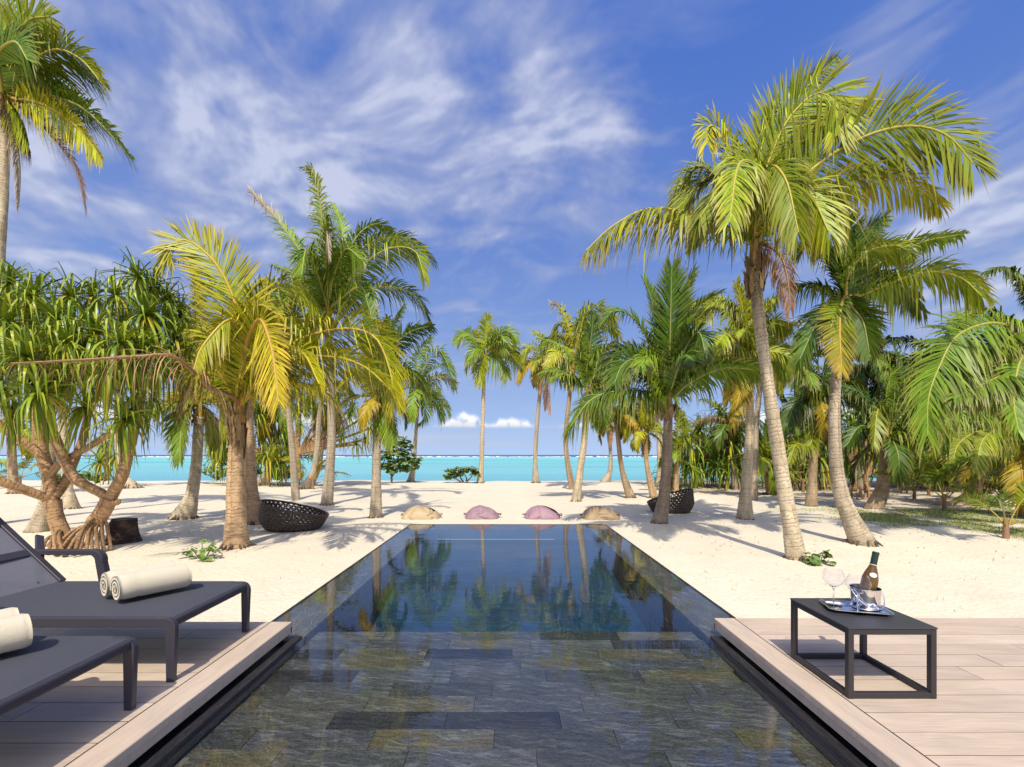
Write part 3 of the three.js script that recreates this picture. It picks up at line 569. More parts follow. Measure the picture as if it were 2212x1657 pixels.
{ // big palm right, behind the tall one
  const z = 7.0, [t, h] = palm('coconut_palm', 'curved-trunk palm right of the tallest one, a yellow-tipped frond hanging down its front', z, [[1862, 1171, 27], [1838, 1120, 21], [1818, 1070, 18], [1806, 1000, 15.5], [1803, 870, 13], [1811, 760, 12], [1822, 670, 12]], BARK.grey, [1826, 642], { seed: 141, fibre: .15, flakes: 14, foot: .55 });
  const B = { n: 85, wid: .038, seg: 3, col: 'g', r0: .036 }, f = (l, dz, face, o) => pixFrond(t, h, z, l, dz, face, { ...B, ...o });
  f([[1823, 600], [1828, 530], [1832, 474]], .2, 8, { len: .55, droop: .1, col: 'd' });
  f([[1832, 600], [1857, 524], [1884, 490], [1914, 467]], -.2, 30, { len: .5, droop: .2, col: 'd' });
  f([[1845, 610], [1900, 568], [1988, 524], [2078, 506]], .1, 50, { len: .42, droop: .5 });
  f([[1850, 640], [1922, 611], [2010, 586], [2075, 600], [2121, 640]], .5, 60, { len: .6, droop: .85, col2: 'h' });
  f([[1817, 660], [1814, 715], [1818, 800]], .9, 6, { len: .42, droop: .2, vee: -.2, col2: 'o', n: 90 });
  f([[1809, 640], [1769, 620], [1700, 614]], -.2, 65, { len: .55, droop: .8 });
  f([[1812, 610], [1769, 537], [1745, 510]], .1, 30, { len: .55, droop: .3, col: 'd' });
  f([[1808, 655], [1770, 690], [1728, 775]], .3, 60, { len: .5, droop: .8, col: 'd' });
  f([[1830, 600], [1870, 545], [1930, 530], [1965, 545]], .7, 40, { len: .45, droop: .7, col2: 'h' });
  f([[1815, 600], [1795, 545], [1755, 520], [1725, 545]], -.5, 50, { len: .5, droop: .6, col: 'd' });
  f([[1836, 625], [1890, 600], [1950, 620], [1990, 670]], -.6, 60, { len: .5, droop: .9, col: 'd' });
  f([[1838, 660], [1862, 690], [1878, 760]], .3, 45, { len: .45, droop: .6, col: 'd' });
  settle(t);
}
{ // far left, mostly outside the frame
  const z = 8.6, [t, h] = palm('coconut_palm', 'palm at the top left corner, its trunk cut by the left edge of the view', z, [[-45, 1138, 26], [-26, 900, 16], [-4, 560, 13], [5, 420, 12], [9, 300, 11], [10, 235, 12]], BARK.pale, [8, 208], { seed: 151, fibre: .25, flakes: 40 });
  const B = { n: 80, wid: .05, seg: 3, col: 'h', r0: .05 }, f = (l, dz, face, o) => pixFrond(t, h, z, l, dz, face, { ...B, ...o });
  f([[14, 170], [32, 90], [60, 45], [108, 35]], .3, 20, { len: 0.88, droop: .3, vee: .1 });
  f([[20, 185], [55, 145], [117, 108], [170, 125], [222, 182]], .4, 45, { len: 0.84, droop: .6 });
  f([[25, 195], [60, 182], [133, 197], [190, 252]], -.2, 60, { len: 0.70, droop: .7, col: 'g' });
  f([[30, 205], [90, 205], [167, 227], [225, 275], [281, 340]], .2, 55, { len: 0.67, droop: .6, col: 'g' });
  f([[30, 215], [75, 220], [133, 247], [180, 290], [220, 342]], .5, 20, { len: 0.53, droop: .4, col: 'y' });
  f([[30, 222], [60, 240], [130, 314], [165, 370], [182, 437]], .3, 45, { len: 0.53, droop: .9, col: 'r' });
  f([[18, 240], [32, 290], [42, 370], [40, 446]], .2, 40, { len: 0.39, droop: .8, col: 's' });
  f([[16, 240], [40, 270], [66, 330]], 0, 40, { len: 0.44, droop: .8, col: 'r' });
  f([[20, 225], [48, 265], [62, 312]], .3, 30, { len: 0.44, droop: .6 });
  f([[0, 150], [-10, 70], [-60, 10]], .2, 25, { len: 0.88, droop: .4 });
  f([[-10, 190], [-70, 130], [-150, 150], [-200, 230]], .3, 50, { len: 0.88, droop: .7 });
  f([[-10, 210], [-60, 230], [-120, 310]], .2, 50, { len: 0.70, droop: .8 });
  f([[10, 150], [20, 80], [5, 0], [-40, -60]], -.4, 30, { len: 0.88, droop: .4, col: 'g' });
  f([[4, 195], [-5, 120], [30, 90], [60, 130]], .9, 25, { len: 0.88, droop: .5, col: 'g' });
  settle(t);
}
// ------------------------------------------------------------------ palms at the middle distance: [label, depth, trunk, bark, hub, seed, leaf colours, frond length px, how many, fronds given by pixels]
const mids = [
  ['palm with drooping yellow fronds between the left wicker lounger and the first cushion', 9.85, [[812, 1118, 15], [813, 1040, 12], [814, 950, 10.5], [815, 885, 11]], 'grey', [817, 858], 201, 'yhg', 105, 5,
    [[[[825, 800], [852, 746], [890, 715], [931, 704]], 0, 40, 'd', .6], [[[820, 800], [835, 720], [838, 688]], .2, 20, 'g', .55], [[[830, 790], [850, 700], [873, 658]], -.3, 60, 'g', .4], [[[825, 870], [840, 912], [850, 955]], .2, 20, 'g', .5], [[[830, 830], [845, 850], [852, 880]], .5, 40, 'y', .5], [[[800, 830], [770, 800], [740, 830]], .3, 50, 'y', .5], [[[810, 810], [790, 740], [770, 720]], .3, 40, 'h', .5], [[[835, 840], [870, 800], [905, 815], [925, 850]], .2, 60, 'g', .5], [[[812, 800], [805, 700], [790, 640]], -.4, 25, 'd', .6]]],
  ['green palm with a dead brown skirt, last tree left of the open sea view', 22.8, [[887, 1040, 9], [893, 1010, 6], [898, 940, 4.8], [904, 856, 4.6]], 'pale', [903, 838], 202, 'gg', 98, 9,
    [[[[915, 800], [945, 755], [968, 790], [982, 840]], .5, 40, 'g', .9], [[[915, 830], [945, 812], [985, 826]], .8, 60, 'y', .8], [[[920, 850], [945, 870], [955, 905]], .3, 40, 'g', .8], [[[905, 850], [909, 870], [912, 898]], .5, 40, 'r', .3], [[[902, 852], [901, 875], [901, 896]], .5, 40, 'r', .3], [[[900, 800], [905, 760], [930, 728]], 0, 30, 'g', .9], [[[885, 825], [862, 800], [848, 830]], .5, 50, 'h', .8]]],
  ['slender lone palm standing in the middle of the sea view', 22.0, [[1037, 1044, 8.5], [1040, 1000, 6], [1043, 900, 5], [1047, 790, 4.2], [1049, 775, 5]], 'pale', [1050, 761], 203, 'hg', 78, 2,
    [[[[1049, 730], [1050, 700], [1052, 681]], .2, 4, 'h', .9], [[[1035, 745], [1013, 721], [998, 722], [986, 738]], .3, 18, 'g', .9], [[[1065, 735], [1084, 716], [1103, 718], [1115, 737]], .3, 18, 'g', .9], [[[1072, 757], [1099, 762], [1125, 793]], .5, 55, 'h', .9], [[[1070, 752], [1100, 745], [1121, 775]], -.3, 40, 'g', .9], [[[1062, 772], [1084, 785], [1097, 812]], .4, 15, 'g', .8], [[[1040, 756], [1028, 754], [1017, 783]], .5, 35, 'g', .8], [[[1045, 772], [1037, 800], [1041, 829]], .4, 20, 'h', .7], [[[1068, 735], [1082, 725], [1092, 755]], 1, 20, 'g', .8]]],
  ['palm with a long brown dead skirt right of the lone slender palm', 22.0, [[1158, 1042, 9], [1156, 1005, 6], [1160, 920, 5], [1170, 820, 4.6], [1175, 800, 5.5]], 'grey', [1174, 787], 204, 'hg', 75, 4,
    [[[[1163, 775], [1148, 779], [1130, 795], [1121, 823]], .5, 45, 'o', .6], [[[1166, 770], [1152, 748], [1140, 750], [1131, 781]], .4, 40, 'h', .7], [[[1173, 750], [1170, 728], [1153, 716]], .2, 40, 'h', .7], [[[1185, 755], [1208, 725], [1232, 733]], 0, 40, 'h', .8], [[[1190, 780], [1204, 775], [1205, 805]], .5, 30, 'h', .8], [[[1163, 790], [1158, 805], [1159, 828]], .5, 30, 'o', .4], [[[1180, 810], [1184, 850], [1188, 896]], .5, 25, 'b', .35], [[[1177, 810], [1179, 840], [1178, 885]], .4, 25, 'r', .35], [[[1170, 800], [1166, 830], [1167, 850]], .4, 25, 'b', .3]]],
  ['palm with a raised yellow frond whose tip is brown, behind the front green one', 17.4, [[1237, 1060, 8.5], [1227, 1005, 7], [1222, 952, 6], [1230, 858, 5.5], [1240, 775, 6]], 'brown', [1241, 758], 205, 'hyg', 112, 5,
    [[[[1236, 740], [1222, 692], [1208, 662], [1190, 653]], .3, 45, 'y', .7, .3], [[[1250, 730], [1268, 674], [1296, 664], [1327, 685]], .3, 45, 'h', .9], [[[1250, 740], [1275, 700], [1315, 700], [1335, 725]], -.3, 50, 'h', .8], [[[1225, 750], [1205, 760], [1195, 800]], .4, 50, 'h', .7], [[[1255, 760], [1285, 770], [1298, 805]], .3, 50, 'h', .8], [[[1230, 730], [1210, 700], [1195, 735]], -.3, 50, 'h', .7], [[[1245, 730], [1255, 690], [1262, 660]], 0, 40, 'h', .7], [[[1237, 775], [1233, 800], [1238, 840]], .5, 40, 'o', .3]]],
  ['green palm with one broad upright frond right of the second mauve cushion', 13.3, [[1244, 1083, 11], [1254, 1010, 9], [1262, 952, 8.5], [1268, 858, 9]], 'pale', [1269, 845], 206, 'gd', 120, 3,
    [[[[1270, 820], [1273, 765], [1278, 720], [1281, 680]], .2, 10, 'd', .85], [[[1256, 810], [1236, 774], [1205, 745], [1163, 730]], .4, 60, 'g', .55], [[[1250, 825], [1211, 802], [1190, 800], [1170, 806]], .7, 65, 'g', .6], [[[1278, 820], [1290, 780], [1305, 755], [1325, 743]], .2, 45, 'g', .75], [[[1280, 830], [1305, 800], [1335, 795], [1350, 820]], .3, 50, 'g', .7], [[[1283, 845], [1310, 830], [1330, 850]], .4, 50, 'g', .6], [[[1262, 810], [1255, 770], [1262, 730]], .3, 30, 'g', .6], [[[1262, 860], [1258, 885], [1260, 905]], .3, 40, 's', .25]]],
  ['yellow-green palm behind the tallest right palm with gold fronds hanging', 9.4, [[1609, 1124, 19], [1611, 1060, 13], [1618, 960, 10.5], [1620, 870, 10], [1617, 790, 11]], 'pale', [1617, 760], 207, 'hy', 120, 4,
    [[[[1610, 740], [1595, 680], [1572, 650], [1532, 645], [1490, 660]], .3, 55, 'h', .5], [[[1600, 730], [1579, 683], [1545, 655], [1505, 690]], .5, 30, 'h', .6], [[[1612, 710], [1600, 650], [1590, 612]], .2, 20, 'y', .6], [[[1622, 720], [1640, 690], [1680, 640]], .1, 40, 'h', .6], [[[1595, 755], [1572, 746], [1525, 748]], .3, 70, 'o', .45], [[[1613, 790], [1603, 830], [1590, 880], [1583, 920]], .5, 20, 'o', .36], [[[1608, 790], [1578, 820], [1567, 870]], .2, 40, 'o', .25], [[[1630, 740], [1665, 700], [1700, 705]], 0, 50, 'h', .6], [[[1630, 760], [1670, 760], [1695, 800]], .1, 60, 'g', .5], [[[1615, 700], [1620, 650], [1640, 610]], -.3, 30, 'h', .6], [[[1600, 750], [1570, 720], [1540, 760]], .8, 40, 'h', .5]]],
  ['thin grey palm trunk just behind the yellow-green palm', 13.3, [[1628, 1083, 9], [1630, 1020, 8], [1633, 930, 7], [1642, 830, 6.5], [1648, 780, 7]], 'grey', [1650, 760], 208, 'gh', 110, 11, []],
  ['straight palm between the two big right trunks, its dark crown half hidden', 11.8, [[1752, 1096, 14], [1755, 1040, 10.5], [1758, 980, 9.5], [1764, 890, 9]], 'brown', [1766, 862], 209, 'gd', 120, 7,
    [[[[1760, 830], [1735, 770], [1700, 700], [1690, 705]], .3, 50, 'd', .6], [[[1755, 840], [1720, 800], [1690, 810]], .2, 60, 'g', .6], [[[1750, 860], [1720, 870], [1700, 920]], .3, 50, 'd', .6], [[[1757, 845], [1745, 800], [1755, 830]], 1.2, 20, 'g', .5], [[[1775, 830], [1790, 760], [1830, 740]], -.2, 40, 'd', .7], [[[1780, 850], [1830, 840], [1860, 870]], -.2, 60, 'g', .6], [[[1750, 960], [1720, 960], [1705, 1000]], 1.0, 60, 'h', .4]]],
  ['short stout palm with a bent leaning trunk at the edge of the leaf litter', 11.2, [[1886, 1102, 19], [1905, 1060, 16], [1912, 1010, 14.5], [1917, 965, 15]], 'brown', [1918, 946], 210, 'gd', 140, 5,
    [[[[1917, 900], [1915, 846], [1924, 800], [1906, 780]], .2, 20, 'g', .6], [[[1929, 915], [1952, 835], [1995, 800], [2040, 796]], .3, 40, 'g', .75], [[[1909, 920], [1897, 884], [1888, 962]], 1.2, 10, 'h', .45], [[[1922, 945], [1952, 933], [2000, 936]], .5, 70, 'g', .6], [[[1906, 918], [1860, 850], [1817, 832]], .2, 45, 'd', .65], [[[1925, 915], [1945, 820], [1930, 740]], -.2, 30, 'd', .7], [[[1912, 900], [1890, 800], [1860, 750]], -.3, 40, 'd', .7], [[[1930, 920], [1985, 850], [1990, 760]], -.3, 40, 'g', .75], [[[1905, 940], [1860, 920], [1830, 960]], .3, 60, 'd', .6]]],
  ['palm at the right with a trunk lying almost level before rising', 11.8, [[2030, 1098, 16], [2070, 1088, 15], [2105, 1058, 13], [2118, 1010, 11], [2117, 965, 11]], 'brown', [2116, 948], 211, 'gh', 130, 12, [[[[2110, 935], [2070, 960], [2055, 1020]], .5, 45, 'h', .5], [[[2125, 940], [2160, 975], [2150, 1030]], .5, 40, 'y', .4]]],
  ['brown-trunked palm cut by the right edge of the view', 9.6, [[2218, 1118, 16], [2212, 1060, 15], [2203, 1010, 15]], 'dark', [2199, 982], 212, 'gh', 150, 5,
    [[[[2193, 965], [2159, 915], [2104, 889], [2050, 905], [2030, 970]], .6, 60, 'g', .65], [[[2196, 970], [2164, 930], [2124, 949], [2108, 1014]], 1.0, 20, 'h', .5], [[[2205, 950], [2220, 880], [2200, 820]], .4, 30, 'g', .6], [[[2195, 950], [2180, 880], [2140, 850]], -.2, 40, 'g', .65], [[[2205, 970], [2230, 930], [2260, 1000]], .3, 40, 'g', .6]]],
  ['tall palm outside the right edge whose long arching fronds reach into view', 7.2, [[2330, 1170, 24], [2310, 1000, 18], [2270, 800, 15], [2245, 735, 15]], 'grey', [2240, 715], 213, 'gd', 190, 3,
    [[[[2196, 708], [2139, 698], [2067, 726], [2030, 790], [2006, 858], [2004, 938]], .5, 30, 'g', .8], [[[2210, 728], [2124, 758], [2067, 790], [2020, 830]], .2, 65, 'g', .5], [[[2210, 780], [2153, 815], [2060, 860]], .6, 45, 'g', .5], [[[2181, 690], [2124, 668], [2067, 690]], -.3, 60, 'g', .5], [[[2230, 660], [2190, 590], [2160, 577], [2132, 586]], 0, 80, 'd', .35], [[[2225, 740], [2200, 790], [2190, 870], [2200, 930]], .8, 30, 'g', .5], [[[2236, 690], [2215, 640], [2200, 610]], 0, 50, 'h', .5], [[[2220, 730], [2140, 740], [2090, 800], [2080, 860]], -.6, 40, 'g', .7], [[[2220, 745], [2160, 790], [2130, 860]], -.5, 50, 'g', .6]]],
  ['small yellow-fronded palm behind the right wicker lounger', 14.2, [[1413, 1074, 10], [1402, 1030, 7], [1396, 990, 6], [1395, 945, 6]], 'orange', [1394, 935], 214, 'yh', 62, 8, [[[[1392, 915], [1386, 880], [1392, 855]], .2, 20, 'y', .4], [[[1398, 910], [1408, 880], [1420, 880]], .2, 30, 'y', .4], [[[1385, 930], [1365, 905], [1340, 900]], .2, 60, 'o', .35]]],
  ['leaning slim palm trunk below the dark palm, right of the last cushion', 14.6, [[1362, 1074, 11], [1345, 1020, 7], [1336, 955, 6], [1332, 905, 6]], 'brown', [1331, 893], 215, 'yhg', 75, 11, [[[[1345, 905], [1365, 915], [1390, 948]], .3, 60, 'o', .4], [[[1345, 885], [1370, 880], [1383, 912]], .1, 45, 'h', .5]]],
  ['far palm with a dark bowed foot on a mound by the water', 22.5, [[1306, 1044, 12], [1317, 1020, 6.5], [1319, 980, 4.6], [1314, 930, 4.2]], 'grey', [1314, 918], 216, 'oh', 42, 8, [[[[1316, 930], [1318, 945], [1318, 962]], .3, 30, 'b', .3]]],
  ['pale far palm trunk partly hidden by the dark palm', 19, [[1425, 1052, 9], [1425, 1000, 7], [1423, 930, 6], [1421, 850, 6]], 'pale', [1421, 838], 217, 'gh', 80, 8, [[[[1416, 860], [1412, 890], [1412, 925]], .6, 30, 'r', .3]]],
  ['short young palm with wide fronds behind the right wicker lounger', 16.6, [[1459, 1062, 8], [1460, 1030, 7.5], [1461, 1000, 7]], 'orange', [1461, 994], 218, 'gh', 80, 4, [[[[1462, 960], [1466, 920], [1468, 885]], .3, 10, 'h', .65], [[[1470, 970], [1490, 945], [1518, 942]], .3, 60, 'h', .5], [[[1452, 970], [1436, 930], [1405, 925]], .4, 60, 'g', .5], [[[1466, 960], [1480, 920], [1475, 890]], -.2, 30, 'g', .5]]],
  ['small palm in front of the pandanus thicket, right of the yellow-green one', 15.4, [[1668, 1066, 13], [1660, 1035, 9], [1655, 1005, 8]], 'orange', [1653, 992], 219, 'hg', 85, 12, [[[[1655, 960], [1654, 930], [1656, 905]], .3, 15, 'g', .5], [[[1670, 970], [1695, 950], [1735, 945]], .3, 60, 'h', .5]]],
  ['palm with a twisted dry frond above the pandanus thicket', 18, [[1590, 1052, 9], [1584, 1000, 7], [1578, 950, 6]], 'grey', [1577, 915], 220, 'gd', 95, 10, [[[[1565, 905], [1535, 900], [1495, 915]], .2, 75, 'b', .4]]],
  ['palm trunk leaning right behind the yellow left palm, with a hanging fan frond', 9.6, [[396, 1121, 27], [414, 1070, 15], [424, 1000, 12.5], [430, 900, 12]], 'pale', [432, 872], 221, 'yh', 140, 3,
    [[[[428, 800], [426, 690], [422, 595], [418, 565]], .2, 45, 'y', .35], [[[420, 860], [395, 880], [390, 940], [389, 995]], .5, 8, 'g', .48], [[[440, 860], [470, 860], [475, 930]], .4, 40, 'h', .55], [[[425, 840], [400, 760], [370, 740]], .1, 45, 'h', .5], [[[436, 840], [450, 740], [480, 690]], -.2, 40, 'y', .6], [[[415, 870], [385, 850], [360, 880]], .3, 55, 'o', .5], [[[425, 800], [400, 680], [375, 640]], -.2, 35, 'y', .5], [[[422, 600], [390, 560], [350, 572], [338, 600]], -.2, 70, 'h', .35]]],
  ['stout palm trunk standing close behind the yellow left palm', 8.9, [[552, 1131, 24], [541, 1060, 18], [538, 970, 14], [535, 880, 13], [545, 780, 13]], 'orange', [552, 745], 222, 'hyg', 165, 10, []],
  ['palm with a dark curved foot among the shrubs on the left shore', 20.5, [[566, 1046, 16], [583, 1010, 8.5], [589, 970, 7], [580, 905, 6]], 'grey', [578, 880], 223, 'hg', 90, 10, []],
  ['leaning grey palm, front of the pair left of the tall left palm', 18.4, [[657, 1056, 14], [676, 1025, 8.5], [685, 970, 7], [690, 900, 6.5], [700, 840, 6]], 'grey', [702, 825], 224, 'gh', 95, 9, []],
  ['leaning pale palm, rear of the pair left of the tall left palm', 20, [[668, 1046, 12], [688, 1010, 6], [696, 960, 5.5], [706, 905, 5]], 'pale', [712, 880], 225, 'hg', 85, 9, []],
  ['thick grey palm trunk rising through the pandanus at the left', 7.9, [[82, 1152, 24], [98, 1090, 15], [106, 1020, 13], [108, 930, 12.5], [100, 800, 12]], 'grey', [96, 760], 226, 'hy', 150, 8, []],
  ['pale palm trunk between the two pandanus stems', 11.3, [[154, 1101, 18], [147, 1060, 11.5], [141, 1000, 10], [134, 900, 9.5], [128, 800, 9]], 'pale', [126, 770], 227, 'hg', 130, 9, []],
  ['brown palm trunk at the far left edge of the beach', 15.5, [[31, 1066, 12], [27, 1020, 10], [25, 970, 9.5], [24, 930, 9]], 'brown', [24, 915], 228, 'ohy', 90, 9, []],
  ['far palm with a fallen dark root foot beyond the pandanus', 18.5, [[284, 1054, 16], [264, 1025, 8], [256, 980, 6.5], [252, 900, 6], [254, 800, 6]], 'pale', [256, 770], 229, 'gh', 100, 9, []],
  ['green palm whose crown shows behind the tall left palm', 13.5, [[640, 1090, 10], [632, 980, 8], [622, 860, 7], [618, 740, 7]], 'grey', [617, 690], 230, 'gd', 110, 9, [[[[600, 640], [575, 605], [560, 640]], .2, 45, 'g', .6], [[[630, 650], [660, 640], [672, 690]], .2, 50, 'g', .6]]],
];
for (const [label, z, trunk, bk, hub, seed, cols, px, n, list] of mids) {
  SHADE_TONE = trunk[0][0] > 1690 && z > 7 ? .84 : 1;
  const [t, h] = palm('coconut_palm', label, z, trunk, BARK[bk], hub, { seed, fibre: .2, flakes: 14, foot: .6 });
  const w = z < 10 ? .042 : z < 15 ? .055 : .075, pairs = z < 10 ? 75 : z < 15 ? 56 : 42;
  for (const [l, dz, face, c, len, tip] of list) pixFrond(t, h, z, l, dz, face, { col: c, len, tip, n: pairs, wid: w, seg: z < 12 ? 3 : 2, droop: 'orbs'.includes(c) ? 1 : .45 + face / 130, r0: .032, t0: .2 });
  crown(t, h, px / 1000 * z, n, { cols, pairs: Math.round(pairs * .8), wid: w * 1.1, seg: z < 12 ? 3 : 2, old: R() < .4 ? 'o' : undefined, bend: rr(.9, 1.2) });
  settle(t);
}
// palms that close the view on the right, deeper in
const backs = [[2030, 1054, 2028, 768, 19, 'dark crown standing highest above the trees far right', 115, 'd'], [1960, 1058, 1962, 800, 17.5, 'dark-fronded palm behind the short stout leaning one', 120, 'dg'], [2085, 1060, 2090, 815, 16.5, 'palm behind the long arching fronds at the right', 120, 'g'], [1862, 1054, 1868, 790, 18.5, 'far palm seen just right of the curved big trunk', 115, 'dg'],
  [2150, 1060, 2150, 850, 15.5, 'green palm in shade near the right edge', 120, 'gd'], [1716, 1052, 1722, 800, 19.5, 'far palm showing between the two big right trunks', 90, 'dg'], [2210, 1064, 2215, 790, 15, 'palm crown behind the right edge fronds', 130, 'dg'], [2005, 1056, 2000, 880, 18, 'low dark palm in the middle of the right grove', 110, 'd']];
for (const [bx, by, hx, hy, z, label, px, cols] of backs) {
  SHADE_TONE = .72;  // leaf colour darkened to stand for shade deep in the grove
  const [t, h] = palm('coconut_palm', label, z, [[bx, by, 10], [lerp(bx, hx, .5) + rr(-6, 6), lerp(by, hy, .5), 7.5], [hx, hy + 14, 7]], BARK.grey, [hx, hy], { seed: bx, fibre: .2, flakes: 12 });
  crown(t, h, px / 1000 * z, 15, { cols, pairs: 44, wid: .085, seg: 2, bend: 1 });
  settle(t);
}
// young palms without a trunk
function sapling(label, px, py, z, hpx, n, cols, spread = .9) {
  SHADE_TONE = px > 1690 ? .75 : .95;
  const foot = P(px, py, z), t = thing('young_palm', label, 'young palm', foot.toArray()); R = rng(px * 7 + py);
  const o = new THREE.Vector3(0, 0, 0), b = new Buf(), H = hpx / 1000 * z;
  tubeInto(b, [new THREE.Vector3(0, -.05, 0), new THREE.Vector3(0, H * .12, 0), new THREE.Vector3(0, H * .26, 0)], [.05, .04, .03], 7, [.30, .17, .09]);
  part('stem', b.geo(), stalkMat, t); o.y = H * .2;
  for (let i = 0; i < n; i++) bentFrond(t, o, H * rr(.75, 1.0), i * 2.4 + rr(-.3, .3), lerp(1.4, 1.4 - spread, (i + .5) / n), rr(.7, 1.2), { len: H * .26, n: 30, wid: .028 + z * .0012, seg: 2, droop: .35, col: cols[i % cols.length], r0: .014, t0: .3, vee: .3 });
}
sapling('young palm with two orange stalks at the right edge of the grass', 2173, 1167, 7.3, 175, 4, 'hg', 1.0);
sapling('yellow-stalked young palm in the grass before the level trunk', 2040, 1106, 10.8, 150, 6, 'yhg', .8);
sapling('shaded young palm right of the short stout palm', 1975, 1080, 13.4, 115, 8, 'dg');
sapling('small young palm between the shaded one and the yellow-stalked one', 2006, 1070, 14.6, 85, 7, 'g');
sapling('golden seedling palm on the shore left of the leaning pair', 678 - 2, 1054, 18.2, 85, 6, 'oyo', .9);
sapling('young palm right of the level trunk in the grove', 2125, 1082, 13, 110, 7, 'dgh');
sapling('pale young palm beside the dark curved foot on the left shore', 578 + 4, 1060 - 12, 20.2, 120, 6, 'yh', .6);
sapling('orange young palm at the left edge of the shore', 44, 1048, 19, 80, 7, 'oy', 1.1);
sapling('young palm with an orange fan beside the straight right palm', 1735, 1060, 15, 100, 5, 'ohg', 1.0);
sapling('low young palm in the grass left of the brown-trunked one', 2160, 1088, 12.2, 80, 6, 'gh', 1.1);
// ------------------------------------------------------------------ pandanus
const pandMats = [[.17, .25, .015], [.23, .305, .018], [.29, .34, .024], [.105, .17, .014], [.44, .37, .03]].map(([r, g, b]) => MP({ color: lin(r, g, b), side: THREE.DoubleSide, roughness: .36, specularIntensity: .6 }));
const pandBark = bark(.50, .32, .17);
// strap leaves of length 1: leaving at an elevation, arching, folding over part way along
const straps = [];
for (let e = 0; e < 6; e++) for (let q = 0; q < 3; q++) {
  const r = rng(e * 10 + q + 500), b = new Buf(), n = 9, w = .024 + .008 * r(), fold = .45 + .3 * r(); let a = 1.45 - e * .42, x = 0, y = 0, prev = null;
  for (let i = 0; i <= n; i++) {
    const s = i / n, h = w * (s < .12 ? .8 + s * 1.6 : 1 - Math.pow((s - .12) / .88, 1.7)) + .001, dip = h * .45, ny = Math.cos(a), nx = -Math.sin(a);
    const ids = [b.v(x, y + dip, h, nx, ny, .35), b.v(x, y, 0, nx, ny, 0), b.v(x, y + dip, -h, nx, ny, -.35)];
    if (prev) { b.quad(prev[0], prev[1], ids[1], ids[0]); b.quad(prev[1], prev[2], ids[2], ids[1]); }
    prev = ids;
    const over = s > fold && s - 1 / n <= fold; a = Math.max(-1.54, a - (over ? 1.15 + .9 * r() : s > fold ? .22 : .09 + .03 * e));
    x += Math.cos(a) / n; y += Math.sin(a) / n;
  }
  straps.push(b.geo(true));
}
function rosette(leaves, at, size, n, tiltX, tiltZ, low = 6) {
  const m = new THREE.Matrix4(), q = new THREE.Quaternion(), e = new THREE.Euler(), a0 = rr(0, 6.28);
  for (let i = 0; i < n; i++) {
    const k = (i + .5) / n, lev = clamp(Math.floor(k * low + rr(-.4, .4)), 0, 5), s = size * rr(.8, 1.1) * (lev === 0 ? .8 : 1);
    e.set(rr(-.1, .1) + tiltX, a0 + i * 2.39996, rr(-.1, .1) + tiltZ, 'XZY'); q.setFromEuler(e);
    m.compose(at, q, new THREE.Vector3(s, s, s * rr(.85, 1.15)));
    leaves.push([straps[lev * 3 + Math.floor(R() * 3)], m.clone(), lev >= 4 && R() < .3 ? 4 : Math.floor(R() * 4)]);
  }
}
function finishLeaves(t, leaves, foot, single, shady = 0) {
  if (shady) leaves.forEach((l) => { if (l[2] !== 4) l[2] = [3, 0, 3, 3][l[2]]; });  // right grove: darker leaf colours painted in for shade
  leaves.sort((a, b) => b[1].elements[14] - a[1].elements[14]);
  const back = new THREE.Matrix4().makeTranslation(-foot.x, -foot.y, -foot.z), rest = [[], [], [], [], []];
  leaves.forEach(([g, m, k], i) => {
    m.premultiply(back);
    if (i < single) { const l = part('leaf', g, pandMats[k], t); m.decompose(l.position, l.quaternion, l.scale); } else rest[k].push(g.clone().applyMatrix4(m));
  });
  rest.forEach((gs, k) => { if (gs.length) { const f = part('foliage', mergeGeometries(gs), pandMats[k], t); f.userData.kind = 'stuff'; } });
}
function limb(t, foot, list, z, name = 'branch', dz = 0, mat = pandBark) {
  const pts = list.map(([x, y], i) => P(x, y, z - dz * i / Math.max(1, list.length - 1)).sub(foot)), rad = list.map(([, , r]) => r * .86 / 1000 * z), n = (list.length - 1) * 9, b = new Buf(), q = curve(pts, n), seed = Math.floor(R() * 999);
  tubeInto(b, q, (s, a, l) => { const f = s * (rad.length - 1), i = Math.min(Math.floor(f), rad.length - 2); return lerp(rad[i], rad[i + 1], f - i) * (1 + .05 * ((l / .045) % 1) + .10 * (vnoise(l * 5, a * 1.2, 0, 0, seed) - .5)); }, 12, (s, a) => { const k = .85 + .3 * vnoise(s * 9, a, 0, 0, seed); return [k, k, k]; });
  return part(name, b.geo(true), mat, t);
}
function roots(t, foot, from, z, feet, r0) {
  for (const [px, py, zz] of feet) {
    const a = P(from[0] + rr(-9, 9), from[1] + rr(-14, 12), z).sub(foot), b = P(px, py, zz).sub(foot); b.y -= .05;
    const m = a.clone().lerp(b, .45); m.y += .05 + rr(0, .05); m.z += (b.z - a.z) * .15;
    const bf = new Buf(), k0 = rr(.75, 1.1); tubeInto(bf, curve([a, m, b], 12), (s) => r0 * lerp(.8, 1, s) * rr(.96, 1.04), 8, [k0, k0 * .97, k0 * .95]); part('prop_root', bf.geo(true), pandBark, t);
  }
}
